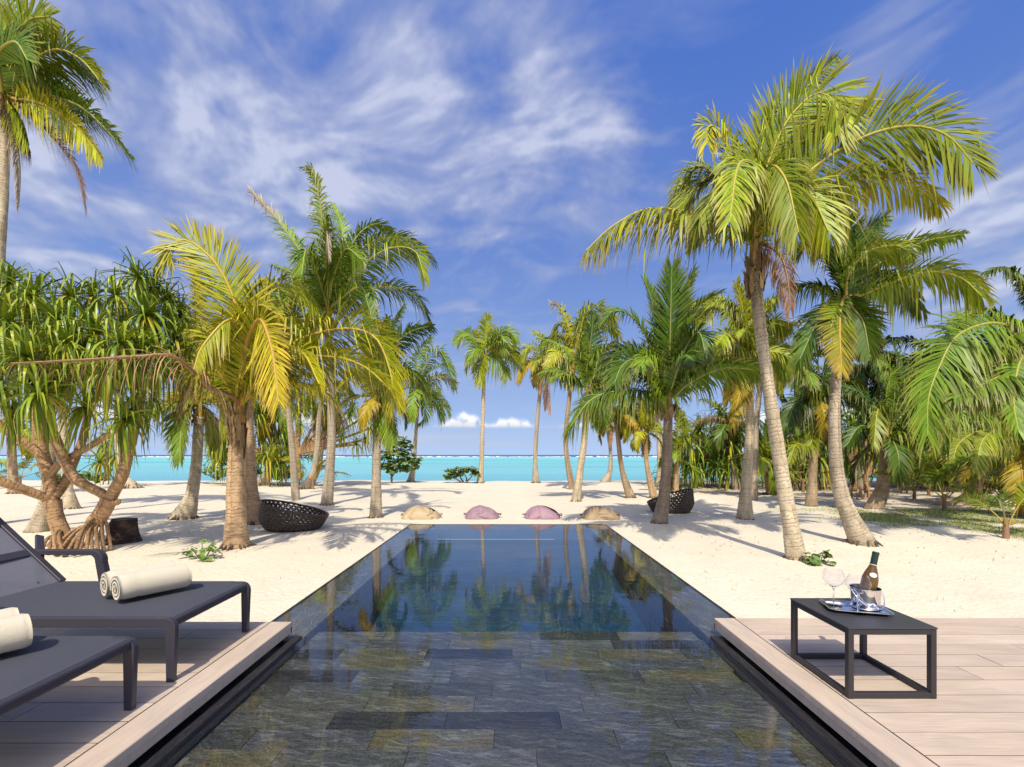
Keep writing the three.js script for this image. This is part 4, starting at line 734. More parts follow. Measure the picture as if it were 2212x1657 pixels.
{
  const z = 6.5;
  R = rng(301);
  let foot = P(131, 1186, z), t = thing('pandanus_tree', 'big pandanus tree on the left, its stem forking three ways beside the lounger back', 'pandanus tree', foot.toArray());
  limb(t, foot, [[146, 1182, 17], [131, 1146, 18], [118, 1110, 17], [113, 1080, 18]], z, 'trunk');
  limb(t, foot, [[113, 1085, 14], [106, 1030, 14], [92, 985, 14], [84, 930, 13], [80, 860, 12], [72, 740, 10]], z);
  limb(t, foot, [[112, 1078, 11], [70, 1064, 10.5], [30, 1050, 10], [-20, 1032, 10]], z, 'branch', .5);
  limb(t, foot, [[117, 1074, 12], [140, 1042, 11], [160, 995, 10], [178, 950, 9], [196, 860, 8]], z, 'branch', -.5);
  limb(t, foot, [[90, 982, 11], [40, 945, 10.5], [0, 921, 10], [-40, 880, 10]], z, 'branch', .4);
  limb(t, foot, [[107, 1030, 8], [131, 1000, 8], [186, 969, 7], [241, 934, 6.5], [276, 905, 6]], z, 'branch', .3);
  roots(t, foot, [134, 1152], z, [[72, 1184, 6.5], [88, 1188, 6.3], [104, 1190, 6.2], [120, 1192, 6.1], [138, 1193, 6.1], [152, 1186, 6.4], [165, 1170, 7.0], [98, 1178, 6.8]], .022);
  let leaves = [];
  for (const [x, y, dz, s, n] of [[72, 640, 0, .66, 34], [10, 700, .5, .68, 32], [18, 610, -.3, .6, 28], [120, 690, .3, .66, 34], [58, 770, .9, .66, 34], [84, 850, .9, .66, 36], [0, 830, .8, .6, 26], [130, 810, .5, .62, 30], [25, 900, .6, .5, 18], [-30, 760, .3, .6, 22], [180, 800, -.4, .6, 26], [60, 700, -.6, .6, 24], [150, 640, -.2, .62, 26], [40, 640, -.8, .6, 24], [110, 750, -.3, .6, 26], [-20, 680, 0, .6, 22], [150, 740, .7, .62, 26]])
    rosette(leaves, P(x, y, z - dz), s * 1.12, Math.round(n * 2.0), rr(-.15, .25), rr(-.2, .2));
  finishLeaves(t, leaves, foot, 300);
  R = rng(302);
  foot = P(212, 1186, z); t = thing('pandanus_tree', 'pandanus tree with a cone of prop roots beside the tree stump', 'pandanus tree', foot.toArray());
  limb(t, foot, [[205, 1130, 19], [222, 1105, 17], [238, 1075, 17]], z, 'trunk');
  limb(t, foot, [[236, 1080, 13], [262, 1030, 13], [276, 980, 12], [288, 930, 12], [300, 875, 11], [308, 800, 10], [318, 700, 9]], z);
  limb(t, foot, [[234, 1080, 12], [220, 1066, 11], [194, 1053, 11], [164, 1035, 11.5], [142, 1000, 11], [118, 947, 12], [94, 897, 12], [84, 850, 11]], z, 'branch', .35);
  limb(t, foot, [[228, 1084, 8], [252, 1086, 7], [256, 1082, 5]], z, 'branch_stub', .1);
  limb(t, foot, [[300, 860, 8], [345, 800, 7], [385, 775, 6]], z, 'branch');
  limb(t, foot, [[302, 850, 8], [260, 800, 7], [215, 740, 7]], z, 'branch', .2);
  roots(t, foot, [214, 1118], z, [[106, 1190, 6.25], [122, 1191, 6.15], [140, 1192, 6.1], [158, 1193, 6.1], [170, 1190, 6.15], [186, 1189, 6.2], [200, 1187, 6.25], [212, 1186, 6.3], [224, 1184, 6.4], [240, 1180, 6.5], [150, 1184, 6.6], [178, 1180, 6.9], [232, 1174, 7.0], [205, 1178, 6.9]], .023);
  leaves = [];
  for (const [x, y, dz, s, n] of [[206, 721, .5, .68, 36], [319, 682, .2, .70, 38], [250, 640, -.3, .6, 28], [380, 730, 0, .62, 32], [300, 760, .6, .62, 32], [230, 800, .8, .6, 32], [345, 790, .5, .58, 28], [385, 790, -.3, .6, 28], [290, 880, .2, .6, 28], [270, 905, .5, .6, 30], [200, 640, -.5, .58, 24], [360, 650, -.4, .6, 28], [180, 880, .3, .6, 24], [330, 860, -.4, .6, 20], [270, 700, -.5, .6, 26], [330, 620, -.2, .58, 26], [170, 760, .2, .6, 24], [260, 740, .9, .62, 26], [390, 680, -.5, .56, 24], [300, 600, .1, .56, 24]])
    rosette(leaves, P(x, y, z - dz), s * 1.12, Math.round(n * 2.0), rr(-.15, .25), rr(-.2, .2));
  finishLeaves(t, leaves, foot, 300);
}
// a smaller pandanus: [label, px, py, depth, crown rosettes [px, py], leaf size, leaves per rosette]
function pandanus(label, px, py, z, tips, size, n, feet = 4, single = 60, seed = 1) {
  R = rng(seed); const foot = P(px, py, z), t = thing('pandanus_tree', label, 'pandanus tree', foot.toArray());
  const mx = px + rr(-6, 6), my = lerp(py, tips[0][1], .45);
  limb(t, foot, [[px, py - 14, 6], [mx, my, 5.5], [lerp(mx, tips[0][0], .4), lerp(my, tips[0][1], .4), 5]], z, 'trunk');
  for (const [x, y] of tips) limb(t, foot, [[lerp(px, mx, .9), lerp(py, my, .9), 4], [lerp(mx, x, .5), lerp(my, y, .4), 3.2], [x, y, 2.5]], z);
  for (let i = 0; i < feet; i++) roots(t, foot, [px, py - 22], z, [[px + (i - (feet - 1) / 2) * 12, py + 2, z - rr(-.4, .4)]], .028);
  const leaves = []; for (const [x, y] of tips) rosette(leaves, P(x, y, z + rr(-.6, .6)), size * rr(.85, 1.1), Math.round(n * 1.5), rr(-.2, .3), rr(-.25, .25));
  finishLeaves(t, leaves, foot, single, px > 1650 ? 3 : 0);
}
pandanus('shrubby pandanus on the shore left of the leaning palm pair', 610, 1046, 20.5, [[480, 950], [500, 920], [530, 960], [560, 930], [470, 990], [540, 1000], [600, 950], [610, 1000], [620, 960], [450, 955], [520, 985], [580, 985], [590, 900], [560, 895]], 1.4, 34, 3, 120, 311);
pandanus('open-branched pandanus behind the tall left palm, twigs against the sky', 646, 1050, 19, [[620, 880], [650, 860], [690, 890], [730, 860], [760, 880], [780, 905], [800, 925], [770, 960], [740, 940], [700, 930], [650, 920], [680, 960], [790, 950], [640, 890], [755, 900]], .85, 22, 3, 160, 312);
pandanus('small pandanus on the shore behind the pandanus stems', 234, 1042, 19, [[225, 960], [240, 940], [216, 1000], [250, 990]], 1.1, 24, 3, 60, 313);
pandanus('low pandanus clump behind the right wicker lounger', 1500, 1046, 19, [[1490, 960], [1510, 930], [1480, 1000], [1530, 980], [1500, 1010], [1545, 950]], 1.4, 28, 3, 100, 314);
pandanus('broad pandanus left of the yellow-green palm foot', 1560, 1046, 18.5, [[1560, 940], [1580, 960], [1600, 930], [1545, 990], [1590, 1000], [1570, 1010]], 1.4, 28, 3, 100, 315);
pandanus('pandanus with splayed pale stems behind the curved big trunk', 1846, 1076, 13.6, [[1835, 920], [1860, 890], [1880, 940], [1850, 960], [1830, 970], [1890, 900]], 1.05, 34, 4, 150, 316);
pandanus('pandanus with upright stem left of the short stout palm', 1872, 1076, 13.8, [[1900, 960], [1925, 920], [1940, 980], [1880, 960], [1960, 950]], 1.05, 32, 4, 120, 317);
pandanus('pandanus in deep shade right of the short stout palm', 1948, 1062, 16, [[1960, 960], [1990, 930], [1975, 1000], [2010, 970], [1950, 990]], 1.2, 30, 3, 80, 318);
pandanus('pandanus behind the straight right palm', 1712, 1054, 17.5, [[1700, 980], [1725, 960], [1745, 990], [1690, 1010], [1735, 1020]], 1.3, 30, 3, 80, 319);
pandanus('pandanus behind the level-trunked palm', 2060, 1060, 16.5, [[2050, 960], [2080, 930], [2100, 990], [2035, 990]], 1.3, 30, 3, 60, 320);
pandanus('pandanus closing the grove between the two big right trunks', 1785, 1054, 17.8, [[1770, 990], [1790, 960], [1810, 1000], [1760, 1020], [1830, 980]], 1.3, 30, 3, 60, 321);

{ // dense undergrowth closing the grove far back on the right: one mass
  R = rng(330); const gs = [[], [], [], [], []], tmp = [];
  for (let i = 0; i < 190; i++) { const z = rr(17.5, 24), x = rr(6.4 + (z - 19) * .5, 30), h = rr(.3, 3.2) * smooth(x, 6, 10) + .3; rosette(tmp, new THREE.Vector3(x, groundY(x, z) + h, -z), rr(1.0, 1.5), 22, rr(-.3, .3), rr(-.3, .3)); }
  for (const [g, m, k] of tmp) gs[k % 2 ? 0 : 3].push(g.clone().applyMatrix4(m));
  solo('undergrowth', mergeGeometries(gs[0].concat(gs[3])), MP({ color: lin(.085, .145, .014), side: THREE.DoubleSide, roughness: .4, specularIntensity: .5 }), 'dark strap-leaved undergrowth closing the grove behind the right palms', 'undergrowth', undefined, 'stuff');
}
// ------------------------------------------------------------------ broad-leaved shrubs
const broadMats = [[.10, .20, .03], [.15, .26, .035], [.20, .30, .04], [.06, .13, .03], [.42, .36, .05]].map(([r, g, b]) => MP({ color: lin(r, g, b), side: THREE.DoubleSide, roughness: .8, transmission: .22, thickness: 0, clearcoat: .4, clearcoatRoughness: .3 }));
const roundLeaf = (() => { const b = new Buf(), pts = [[0, 0], [.18, .3], [.5, .46], [.82, .36], [1, 0]]; const top = pts.map(([x, w]) => b.v(x, .12 * Math.sin(x * 3) + w * .22, w, 0, 1, -.3)), mid = pts.map(([x]) => b.v(x, .12 * Math.sin(x * 3), 0, 0, 1, 0)), bot = pts.map(([x, w]) => b.v(x, .12 * Math.sin(x * 3) + w * .22, -w, 0, 1, .3)); for (let i = 0; i < 4; i++) { b.quad(mid[i], top[i], top[i + 1], mid[i + 1]); b.quad(bot[i], mid[i], mid[i + 1], bot[i + 1]); } return b.geo(true); })();
const twigMat = M({ color: lin(.16, .11, .08), roughness: .9, vertexColors: true });
function leafAt(t, p, size, k, droop = 0) { const l = part('leaf', roundLeaf, broadMats[k], t); l.position.copy(p); l.rotation.set(rr(-.5, .5), rr(0, 6.28), rr(-.6, .5) - droop, 'YXZ'); l.scale.setScalar(size); return l; }
function shrub(name, label, cat, px, py, z, blobs, size, n, stems, single = 280) {
  const foot = P(px, py, z), t = thing(name, label, cat, foot.toArray()); R = rng(px + 3 * py);
  for (const s of stems) { const b = new Buf(), pts = s.map(([x, y]) => P(x, y, z + rr(-.2, .2)).sub(foot)); tubeInto(b, curve(pts, 12), (q) => lerp(.045, .012, q) * z / 20, 6, [1, 1, 1]); part('stem', b.geo(), twigMat, t); }
  const rest = [[], [], [], [], []]; let used = 0; const tmp = new THREE.Object3D();
  for (const [bx, by, rx, ry] of blobs) for (let i = 0; i < n; i++) {
    let u, v, w; do { u = rr(-1, 1); v = rr(-1, 1); w = rr(-1, 1); } while (u * u + v * v + w * w > 1);
    const p = P(bx + u * rx, by + v * ry, z - w * rx / 1000 * z * .8).sub(foot), k = R() < .03 ? 4 : Math.floor(R() * 4), s = size * rr(.65, 1.2);
    if (used++ < single) leafAt(t, p, s, k, .2); else { tmp.position.copy(p); tmp.rotation.set(rr(-.7, .7), rr(0, 6.28), rr(-.9, .4), 'YXZ'); tmp.scale.setScalar(s); tmp.updateMatrix(); rest[k].push(roundLeaf.clone().applyMatrix4(tmp.matrix)); }
  }
  rest.forEach((g, k) => { if (g.length) part('foliage', mergeGeometries(g), broadMats[k], t).userData.kind = 'stuff'; });
}
shrub('broadleaf_shrub', 'round-leaved green shrub on the shore left of the palm with the dead skirt', 'shrub', 845, 1044, 21.5, [[850, 975, 20, 16], [832, 990, 14, 16], [870, 970, 16, 18], [872, 955, 16, 12], [860, 1000, 24, 12], [842, 1010, 14, 8], [880, 985, 14, 16], [898, 1000, 14, 8], [835, 1008, 12, 8], [875, 1012, 10, 6]], .30, 34, [[[845, 1046], [846, 1030], [836, 1010], [828, 985]], [[846, 1030], [858, 1012], [868, 985]], [[845, 1035], [850, 1005], [850, 980]]]);
shrub('broadleaf_shrub', 'flat-topped low shrub left of the foot of the lone palm', 'shrub', 1002, 1043, 21.8, [[975, 1018, 14, 7], [998, 1014, 16, 7], [1018, 1014, 14, 7], [968, 1028, 10, 5], [988, 1024, 14, 6], [1028, 1022, 8, 6]], .22, 40, [[[1006, 1044], [1008, 1034], [1000, 1020]], [[1006, 1042], [1018, 1030], [1022, 1016]], [[998, 1043], [985, 1034], [972, 1022]], [[1002, 1043], [994, 1030], [990, 1018]]]);
shrub('broadleaf_shrub', 'leafy green shrub row on the shore behind the yellow left palm', 'shrub', 500, 1045, 21.5, [[465, 1020, 26, 16], [500, 1000, 26, 22], [540, 1015, 24, 18], [480, 985, 20, 14], [520, 980, 18, 12], [600, 1025, 26, 12], [630, 1018, 20, 12]], .26, 70, [[[500, 1046], [495, 1020], [480, 990]], [[502, 1046], [515, 1015], [530, 990]]], 240);
shrub('broadleaf_shrub', 'low leafy shrub on the shore seen between the pandanus stems', 'shrub', 180, 1046, 20.5, [[150, 1030, 24, 9], [185, 1026, 24, 10], [215, 1032, 18, 8], [110, 1034, 20, 7]], .24, 50, [[[180, 1047], [178, 1035], [170, 1025]]], 160);
shrub('broadleaf_shrub', 'dark glossy bush in the shade at the right edge of the grove', 'shrub', 2150, 1062, 17, [[2130, 1020, 30, 30], [2160, 980, 34, 30], [2190, 1020, 30, 34], [2150, 1045, 30, 16], [2200, 970, 26, 30], [2100, 1030, 24, 24]], .30, 110, [[[2150, 1064], [2140, 1030], [2130, 1000]], [[2150, 1064], [2170, 1020], [2185, 980]]], 200);
shrub('broadleaf_shrub', 'dark bush behind the pandanus in the middle of the right grove', 'shrub', 2000, 1054, 19.5, [[1980, 1020, 36, 26], [2020, 1010, 34, 30], [2050, 1025, 30, 24], [1940, 1025, 30, 22]], .34, 110, [[[2000, 1056], [1990, 1030], [1980, 1005]]], 150);
// two seedlings in the sand
function seedling(label, px, py, z, list, size) {
  const foot = P(px, py, z), t = thing('seedling', label, 'plant', foot.toArray()); R = rng(px);
  for (const [x, y, dz] of list) {
    const p = P(x, y, z - dz).sub(foot), b = new Buf(); tubeInto(b, curve([new THREE.Vector3(p.x * .2, -.02, p.z * .2), new THREE.Vector3(p.x * .75, p.y * .7, p.z * .7), p], 6), () => .0045, 5, [1, 1, 1]); part('stem', b.geo(), twigMat, t);
    for (let i = 0; i < 5; i++) leafAt(t, p.clone().add(new THREE.Vector3(rr(-.03, .03), rr(-.02, .02), rr(-.03, .03))), size * rr(.7, 1.15), [1, 0, 2, 0, 1][i], .35);
  }
}
seedling('leafy seedling growing from bare sand in front of the yellow left palm', 438, 1206, 6.0, [[400, 1193, 0], [412, 1186, .05], [424, 1198, -.1], [436, 1168, 0], [440, 1185, .1], [450, 1202, .15], [462, 1178, 0], [470, 1190, .05], [430, 1200, .2], [455, 1188, -.15]], .085);
seedling('round-leaved seedling at the foot of the tallest right palm', 1768, 1222, 5.75, [[1748, 1208, 0], [1755, 1198, .05], [1765, 1212, .1], [1772, 1200, 0], [1782, 1206, -.05], [1788, 1215, .05], [1778, 1194, 0], [1752, 1216, .1]], .10);
{ // grass: tufts on the right, thin sprouts over the sand
  R = rng(401); const b = new Buf(); let placed = 0;
  const blade = (x, z, h, lean, a, c) => { const y = groundY(x, z) - .004, dx = Math.cos(a), dz = Math.sin(a), w = .0012 + z * .00035; const p = [[0, w], [.5, w * .8], [1, .0005]].map(([s, k]) => [b.v(x + dx * lean * s * s * h - dz * k, y + h * s, -z + dz * lean * s * s * h + dx * k, 0, .6, .8, ...c), b.v(x + dx * lean * s * s * h + dz * k, y + h * s, -z + dz * lean * s * s * h - dx * k, 0, .6, .8, ...c)]); b.quad(p[0][0], p[0][1], p[1][1], p[1][0]); b.tri(p[1][0], p[1][1], p[2][0]); };
  for (let k = 0; k < 60000 && placed < 16000; k++) { const x = rr(4, 15), z = rr(6.2, 12); if (R() > grassAt(x, z)) continue; placed++; blade(x, z, rr(.02, .06), rr(.3, 1), rr(0, 6.28), [rr(.16, .30), rr(.22, .34), rr(.02, .05)]); }
  solo('grass', b.geo(true), M({ vertexColors: true, side: THREE.DoubleSide, roughness: .8 }), 'low green grass in the shade under the right grove', 'grass', undefined, 'stuff');
  const s = new Buf(), b0 = b; b.p = []; b.n = []; b.c = []; b.u = []; b.i = [];
  for (let k = 0; k < 230; k++) { const z = 3.6 + 6.5 * Math.pow(R(), .8), x = rr(2.1, 2.2 + z * 1.0); for (let i = 0; i < 1 + 2 * R(); i++) blade(x + rr(-.02, .02), z + rr(-.02, .02), rr(.02, .05), rr(.2, .9), rr(0, 6.28), [rr(.3, .5), rr(.28, .42), rr(.08, .16)]); }
  for (let k = 0; k < 60; k++) { const z = rr(4.5, 8.5), x = -rr(2.1, 6); blade(x, z, rr(.02, .05), rr(.2, .9), rr(0, 6.28), [rr(.25, .4), rr(.2, .3), rr(.08, .12)]); }
  solo('sprouts', b.geo(true), M({ vertexColors: true, side: THREE.DoubleSide, roughness: .9 }), 'thin scattered grass sprouts in the sand right of the pool', 'grass', undefined, 'stuff');
  const d = new Buf(), r = rng(403);
  for (let k = 0; k < 2600; k++) {                        // dry leaf litter and twigs
    const far = k > 160, z = far ? 8 + 13 * r() : 4.5 + 9 * r(), x = far ? 3 + r() * 17 : (r() - .5) * 14; if (x > -2.1 && x < 2.1 && z < 9.2) continue; if (far && r() > litterAt(x, z)) continue; if (!far && r() < .6) continue;
    const y = groundY(x, z) + .006, a = r() * 6.28, L = (far ? .05 + .22 * r() * r() : .015 + .05 * r()), w = L * (.1 + .25 * r()), c = [.16 + .22 * r(), .10 + .13 * r(), .05 + .07 * r()], dx = Math.cos(a), dz = Math.sin(a), up = L * .12 * r();
    const i = [[-1, 0, 0], [0, 1, up], [1, 0, 0], [0, -1, up]].map(([p, q, h]) => d.v(x + (dx * p * L - dz * q * w) / 2, y + h, -z + (dz * p * L + dx * q * w) / 2, 0, 1, 0, ...c)); d.quad(...i);
  }
  solo('leaf_litter', d.geo(true), M({ vertexColors: true, side: THREE.DoubleSide, roughness: .95 }), 'dry leaves and twigs scattered over the sand and under the right grove', 'leaf litter', undefined, 'stuff');
}
{ // tree stump
  const z = 7.05, foot = P(267, 1168, z), t = thing('tree_stump', 'dark sawn tree stump beside the prop roots', 'stump', foot.toArray()); R = rng(411);
  const b = new Buf(), h = .33; tubeInto(b, Array.from({ length: 15 }, (_, i) => new THREE.Vector3(.01 * i / 14, -.05 + i / 14 * (h + .05), 0)), (s, a) => (.205 - .04 * s + .05 * Math.pow(1 - s, 4)) * (1 + .12 * (vnoise(a * 2.2, s * 5, 0, 0, 9) - .5)), 24, (s, a) => { const k = vnoise(a * 5, s * 12, 0, 0, 15) > .55 ? 1.5 : .6; return [k, k * .92, k * .9]; }, false);
  part('bark', b.geo(true), M({ vertexColors: true, map: rep(barkMap, 2, 2), bumpMap: rep(barkBump, 2, 2), bumpScale: .02, color: lin(.085, .062, .055), roughness: .95 }), t);
  const top = new THREE.CircleGeometry(.166, 24); top.rotateX(-Math.PI / 2); top.rotateZ(.03); top.translate(.01, h - .004, 0); part('cut_face', top, M({ color: lin(.13, .095, .075), roughness: .95, map: rep(barkMap, 2, 2) }), t);
}
{ // thin grey post on the beach
  const z = 17, p = P(1467, 1048, z), g = new THREE.CylinderGeometry(.035, .035, .85, 10); g.translate(0, .42, 0);
  const m = solo('beach_post', g, M({ color: lin(.42, .44, .46), roughness: .6 }), 'thin grey post standing beside the young palm near the shore', 'post'); m.position.copy(p);
}
// ------------------------------------------------------------------ furniture
const metal = M({ color: lin(.040, .036, .050), roughness: .42, metalness: .0 });
const weave = tex(256, 256, (u, v) => { const a = Math.sin(u * 201) * .5 + .5, b = Math.sin(v * 201) * .5 + .5, k = .62 + .38 * a * b + .2 * (fbm(u * 20, v * 20, 3, 20, 20, 3) - .5); return [k, k, k]; });
const sling = M({ color: lin(.075, .080, .105), roughness: .75, map: rep(weave, 8, 8), bumpMap: rep(weave, 8, 8), bumpScale: .002 });
const slingSheer = MP({ color: lin(.22, .22, .27), roughness: .8, map: rep(weave, 8, 8), side: THREE.DoubleSide, transmission: .25, thickness: 0 });
function shapeGeo(pts, depth, bevel = .004) { const g = new THREE.ExtrudeGeometry(new THREE.Shape(pts.map(([x, y]) => new THREE.Vector2(x, y))), { depth: depth - 2 * bevel, bevelEnabled: true, bevelSize: bevel, bevelThickness: bevel, bevelSegments: 2, curveSegments: 6 }); g.translate(0, 0, bevel); return g; }
function arcPts(cx, cy, r, a0, a1, n = 7) { return Array.from({ length: n + 1 }, (_, i) => { const a = a0 + (a1 - a0) * i / n; return [cx + r * Math.cos(a), cy + r * Math.sin(a)]; }); }
function lounger(label, z0, z1) {                     // foot end at x = 0, head towards -x; the far rail is at z0 of the group
  const W = z1 - z0, t = thing('sun_lounger', label, 'sun lounger', [-1.765, DECK, -z0]);
  const H = .335, rail = .042, L = 1.92, legW = .046, q = Math.PI / 2;
  // side frames: rail and foot leg in one bent profile
  const prof = [[-L, H - rail], [-legW - .04, H - rail], ...arcPts(-legW - .03, H - rail - .03, .03, q, 0), [-legW + .004, 0], [-.012, 0], ...arcPts(-.05, H - .05, .05, 0, q), [-L, H]];
  for (const z of [0, -W + .03]) { const g = shapeGeo(prof, .03); g.translate(0, 0, z - (z === 0 ? .03 : 0)); part('side_frame', g, metal, t); }
  for (const z of [0, -W + .03]) { const g = shapeGeo([[-L + .25, 0], [-L + .19, 0], [-L + .17, H - rail + .002], [-L + .25, H - rail + .002]], .03); g.translate(0, 0, z - (z === 0 ? .03 : 0)); part('leg', g, metal, t); }
  const bar = new RoundedBoxGeometry(.05, .048, W - .062, 3, .014); bar.translate(-.034, H - .028, -W / 2); part('foot_bar', bar, metal, t);
  // the sling: a gently crowned sheet between the rails
  const hinge = -1.29, b = new Buf(), nx = 24, nz = 8, w = W - .056;
  for (let i = 0; i <= nx; i++) for (let j = 0; j <= nz; j++) { const s = i / nx, k = j / nz - .5, x = lerp(-.012, hinge, s), e = Math.min(1, s * 14); b.v(x, H + .004 + .008 * (1 - 4 * k * k) * e - .012 * (1 - e), -W / 2 + k * w, 0, 1, 0, 1, 1, 1, x, k * w); }
  for (let i = 0; i < nx; i++) for (let j = 0; j < nz; j++) { const a = i * (nz + 1) + j, c = a + nz + 1; b.quad(a, c, c + 1, a + 1); }
  part('seat_sling', b.geo(true), sling, t);
  const pad = new RoundedBoxGeometry(-hinge - .03, .022, w, 2, .008); pad.translate(hinge / 2 - .012, H - .010, -W / 2); part('sling_edge', pad, sling, t);
  // the raised back: two rails, a sheer sling, cross braces behind it and a head roll
  const bk = new THREE.Group(), ang = 43 * Math.PI / 180, BL = .74; 
  const back = part('backrest', (() => { const f = new Buf(); for (let i = 0; i <= 10; i++) for (let j = 0; j <= 6; j++) { const s = i / 10 * BL, k = j / 6 - .5; f.v(-s * Math.cos(ang), s * Math.sin(ang) - .012 * (1 - 4 * k * k), k * (W - .1), .6, .7, 0, 1, 1, 1, s, k * W); } for (let i = 0; i < 10; i++) for (let j = 0; j < 6; j++) { const a = i * 7 + j; f.quad(a, a + 7, a + 8, a + 1); } return f.geo(true); })(), slingSheer, t);
  back.position.set(hinge, H + .008, -W / 2);
  const tiltBar = (len, w2, d, s0, zc, rot = 0) => { const g = new RoundedBoxGeometry(len, w2, d, 2, .008); g.translate(-len / 2, 0, 0); g.rotateY(rot); g.translate(-s0, 0, zc); g.rotateZ(-ang); return g; };
  for (const s of [-1, 1]) part('back_rail', tiltBar(BL + .02, .03, .045, -.01, s * (W / 2 - .03)), metal, back);
  part('back_brace', mergeGeometries([tiltBar(.06, .02, W - .12, BL * .34, 0), tiltBar(.5, .02, .05, .03, .22, .62).translate(0, -.02, 0), tiltBar(.5, .02, .05, .03, -.22, -.62).translate(0, -.02, 0)]), metal, back);
  const roll = new THREE.CapsuleGeometry(.055, W - .2, 6, 14); roll.rotateX(Math.PI / 2); roll.translate(-BL * .93 * Math.cos(ang) + .05, BL * .93 * Math.sin(ang) + .05, 0); part('head_roll', roll, slingSheer, back);
  // arm rests
  for (const z of [.0, -W]) {
    const y = H + .205, g = shapeGeo([[-1.62, y - .022], [-1.13, y - .022], ...arcPts(-1.125, y - .07, .048, q, 0, 5), [-1.05, H - .02], [-.99, H - .02], [-1.012, H + .03], [-1.035, y - .08], ...arcPts(-1.10, y - .065, .066, 0, q, 6), [-1.62, y + .001]], .05, .006); g.translate(.0, 0, z - (z === 0 ? .012 : .038)); part('arm_rest', g, metal, t);
  }
  return t;
}
lounger('dark sun lounger at the back of the left deck, nearest the beach', 2.44, 3.19);
lounger('dark sun lounger in the left foreground, cut by the edge of the view', 1.48, 2.232);
// rolled towels
const terry = tex(256, 256, (u, v) => .5 * fbm(u * 50, v * 50, 3, 50, 50, 3) + .5 * fbm(u * 120, v * 120, 2, 120, 120, 7), false);
const towelMat = MP({ color: lin(.66, .59, .45), roughness: 1, bumpMap: rep(terry, 9, 9), bumpScale: .004, sheen: .4, sheenColor: lin(1, .95, .85), sheenRoughness: .8 });
function towel(label, pos, turn, len, r) {
  const t = thing('rolled_towel', label, 'towel', pos, undefined); t.rotation.y = turn;
  const b = new Buf(), n = 110, turns = 3.3, th = r / 3.7, m = 22, seed = Math.floor(pos[0] * 1000);
  const rad = (a) => r * .16 + (r * .84) * (a / (turns * 2 * Math.PI));
  const ringRow = (f, flip) => { const ids = []; for (let i = 0; i <= n; i++) { const a = i / n * turns * 2 * Math.PI + 1.5; const row = []; for (let j = 0; j <= m; j++) { const s = j / m, e = Math.min(s, 1 - s) * m, rr0 = f(i / n * turns * 2 * Math.PI, s) - (e < 1 ? .006 : 0) + .0012 * (vnoise(s * 5, a * .6, 0, 0, seed) - .5) + (i / n > .7 && ((s > .72 && s < .735) || (s > .80 && s < .815)) ? -.003 : 0); row.push(b.v(Math.cos(a) * rr0, r + Math.sin(a) * rr0, (s - .5) * (len + .016 * (vnoise(a * .6, 3, 0, 0, seed) - .5)), 0, 1, 0, 1, 1, 1, a * r * .7, s * len)); } ids.push(row); } for (let i = 0; i < n; i++) for (let j = 0; j < m; j++) flip ? b.quad(ids[i][j], ids[i][j + 1], ids[i + 1][j + 1], ids[i + 1][j]) : b.quad(ids[i][j], ids[i + 1][j], ids[i + 1][j + 1], ids[i][j + 1]); return ids; };
  const o = ringRow((a) => rad(a) , true), i2 = ringRow((a) => rad(a) - th * .78, false);
  for (let i = 0; i < n; i++) { b.quad(o[i][0], i2[i][0], i2[i + 1][0], o[i + 1][0]); b.quad(o[i][m], o[i + 1][m], i2[i + 1][m], i2[i][m]); }
  for (let j = 0; j < m; j++) b.quad(o[n][j], o[n][j + 1], i2[n][j + 1], i2[n][j]);
  part('towel_roll', b.geo(true), towelMat, t);
  const core = new THREE.CylinderGeometry(r * .34, r * .34, len * .97, 12); core.rotateX(Math.PI / 2); core.translate(0, r, 0); part('towel_core', core, towelMat, t);
  return t;
}
const seatY = DECK + .349, dirT = Math.atan2(.17, -.30);
towel('rolled cream towel in front on the back lounger', [-2.15, seatY, -2.80], -.60, .37, .084);
towel('rolled cream towel behind the other on the back lounger', [-2.285, seatY, -2.88], -.60, .37, .084);
towel('rolled cream towel in front on the foreground lounger', [-2.20, seatY, -1.87], -.60, .37, .084);
towel('rolled cream towel at the left edge on the foreground lounger', [-2.335, seatY, -1.95], -.60, .37, .084);
// side table
{
  const x0 = 1.668, w = .435, zf = 2.275, l = .47, h = .352, s = .028, t = thing('side_table', 'low black metal cube-frame table on the right deck', 'table', [x0, DECK, -zf]), tm = M({ color: lin(.030, .026, .030), roughness: .5 });
  const bx = (a, b, c, d, e, f) => { const g = new RoundedBoxGeometry(b - a, d - c, f - e, 2, .003); g.translate((a + b) / 2, (c + d) / 2, (e + f) / 2); return g; };
  for (const [x, z] of [[0, 0], [w - s, 0], [0, -l + s], [w - s, -l + s]]) part('leg', bx(x, x + s, 0, h - .008, z - s, z), tm, t);
  for (const [y, n] of [[.001, 'bottom_rail'], [h - .009 - s, 'top_rail']]) { for (const z of [-.001, -l + s - .001]) part(n, bx(s - .001, w - s + .001, y, y + s, z - s + .002, z), tm, t); for (const x of [.001, w - s + .001]) part(n, bx(x, x + s - .002, y, y + s, -l + s - .001, -s + .001), tm, t); }
  part('tabletop', bx(-.003, w + .003, h - .0085, h, -l - .003, .003), M({ color: lin(.045, .044, .050), roughness: .38 }), t);
}
const tableTop = DECK + .352, chrome = M({ color: lin(.86, .84, .82), metalness: 1, roughness: .06 });
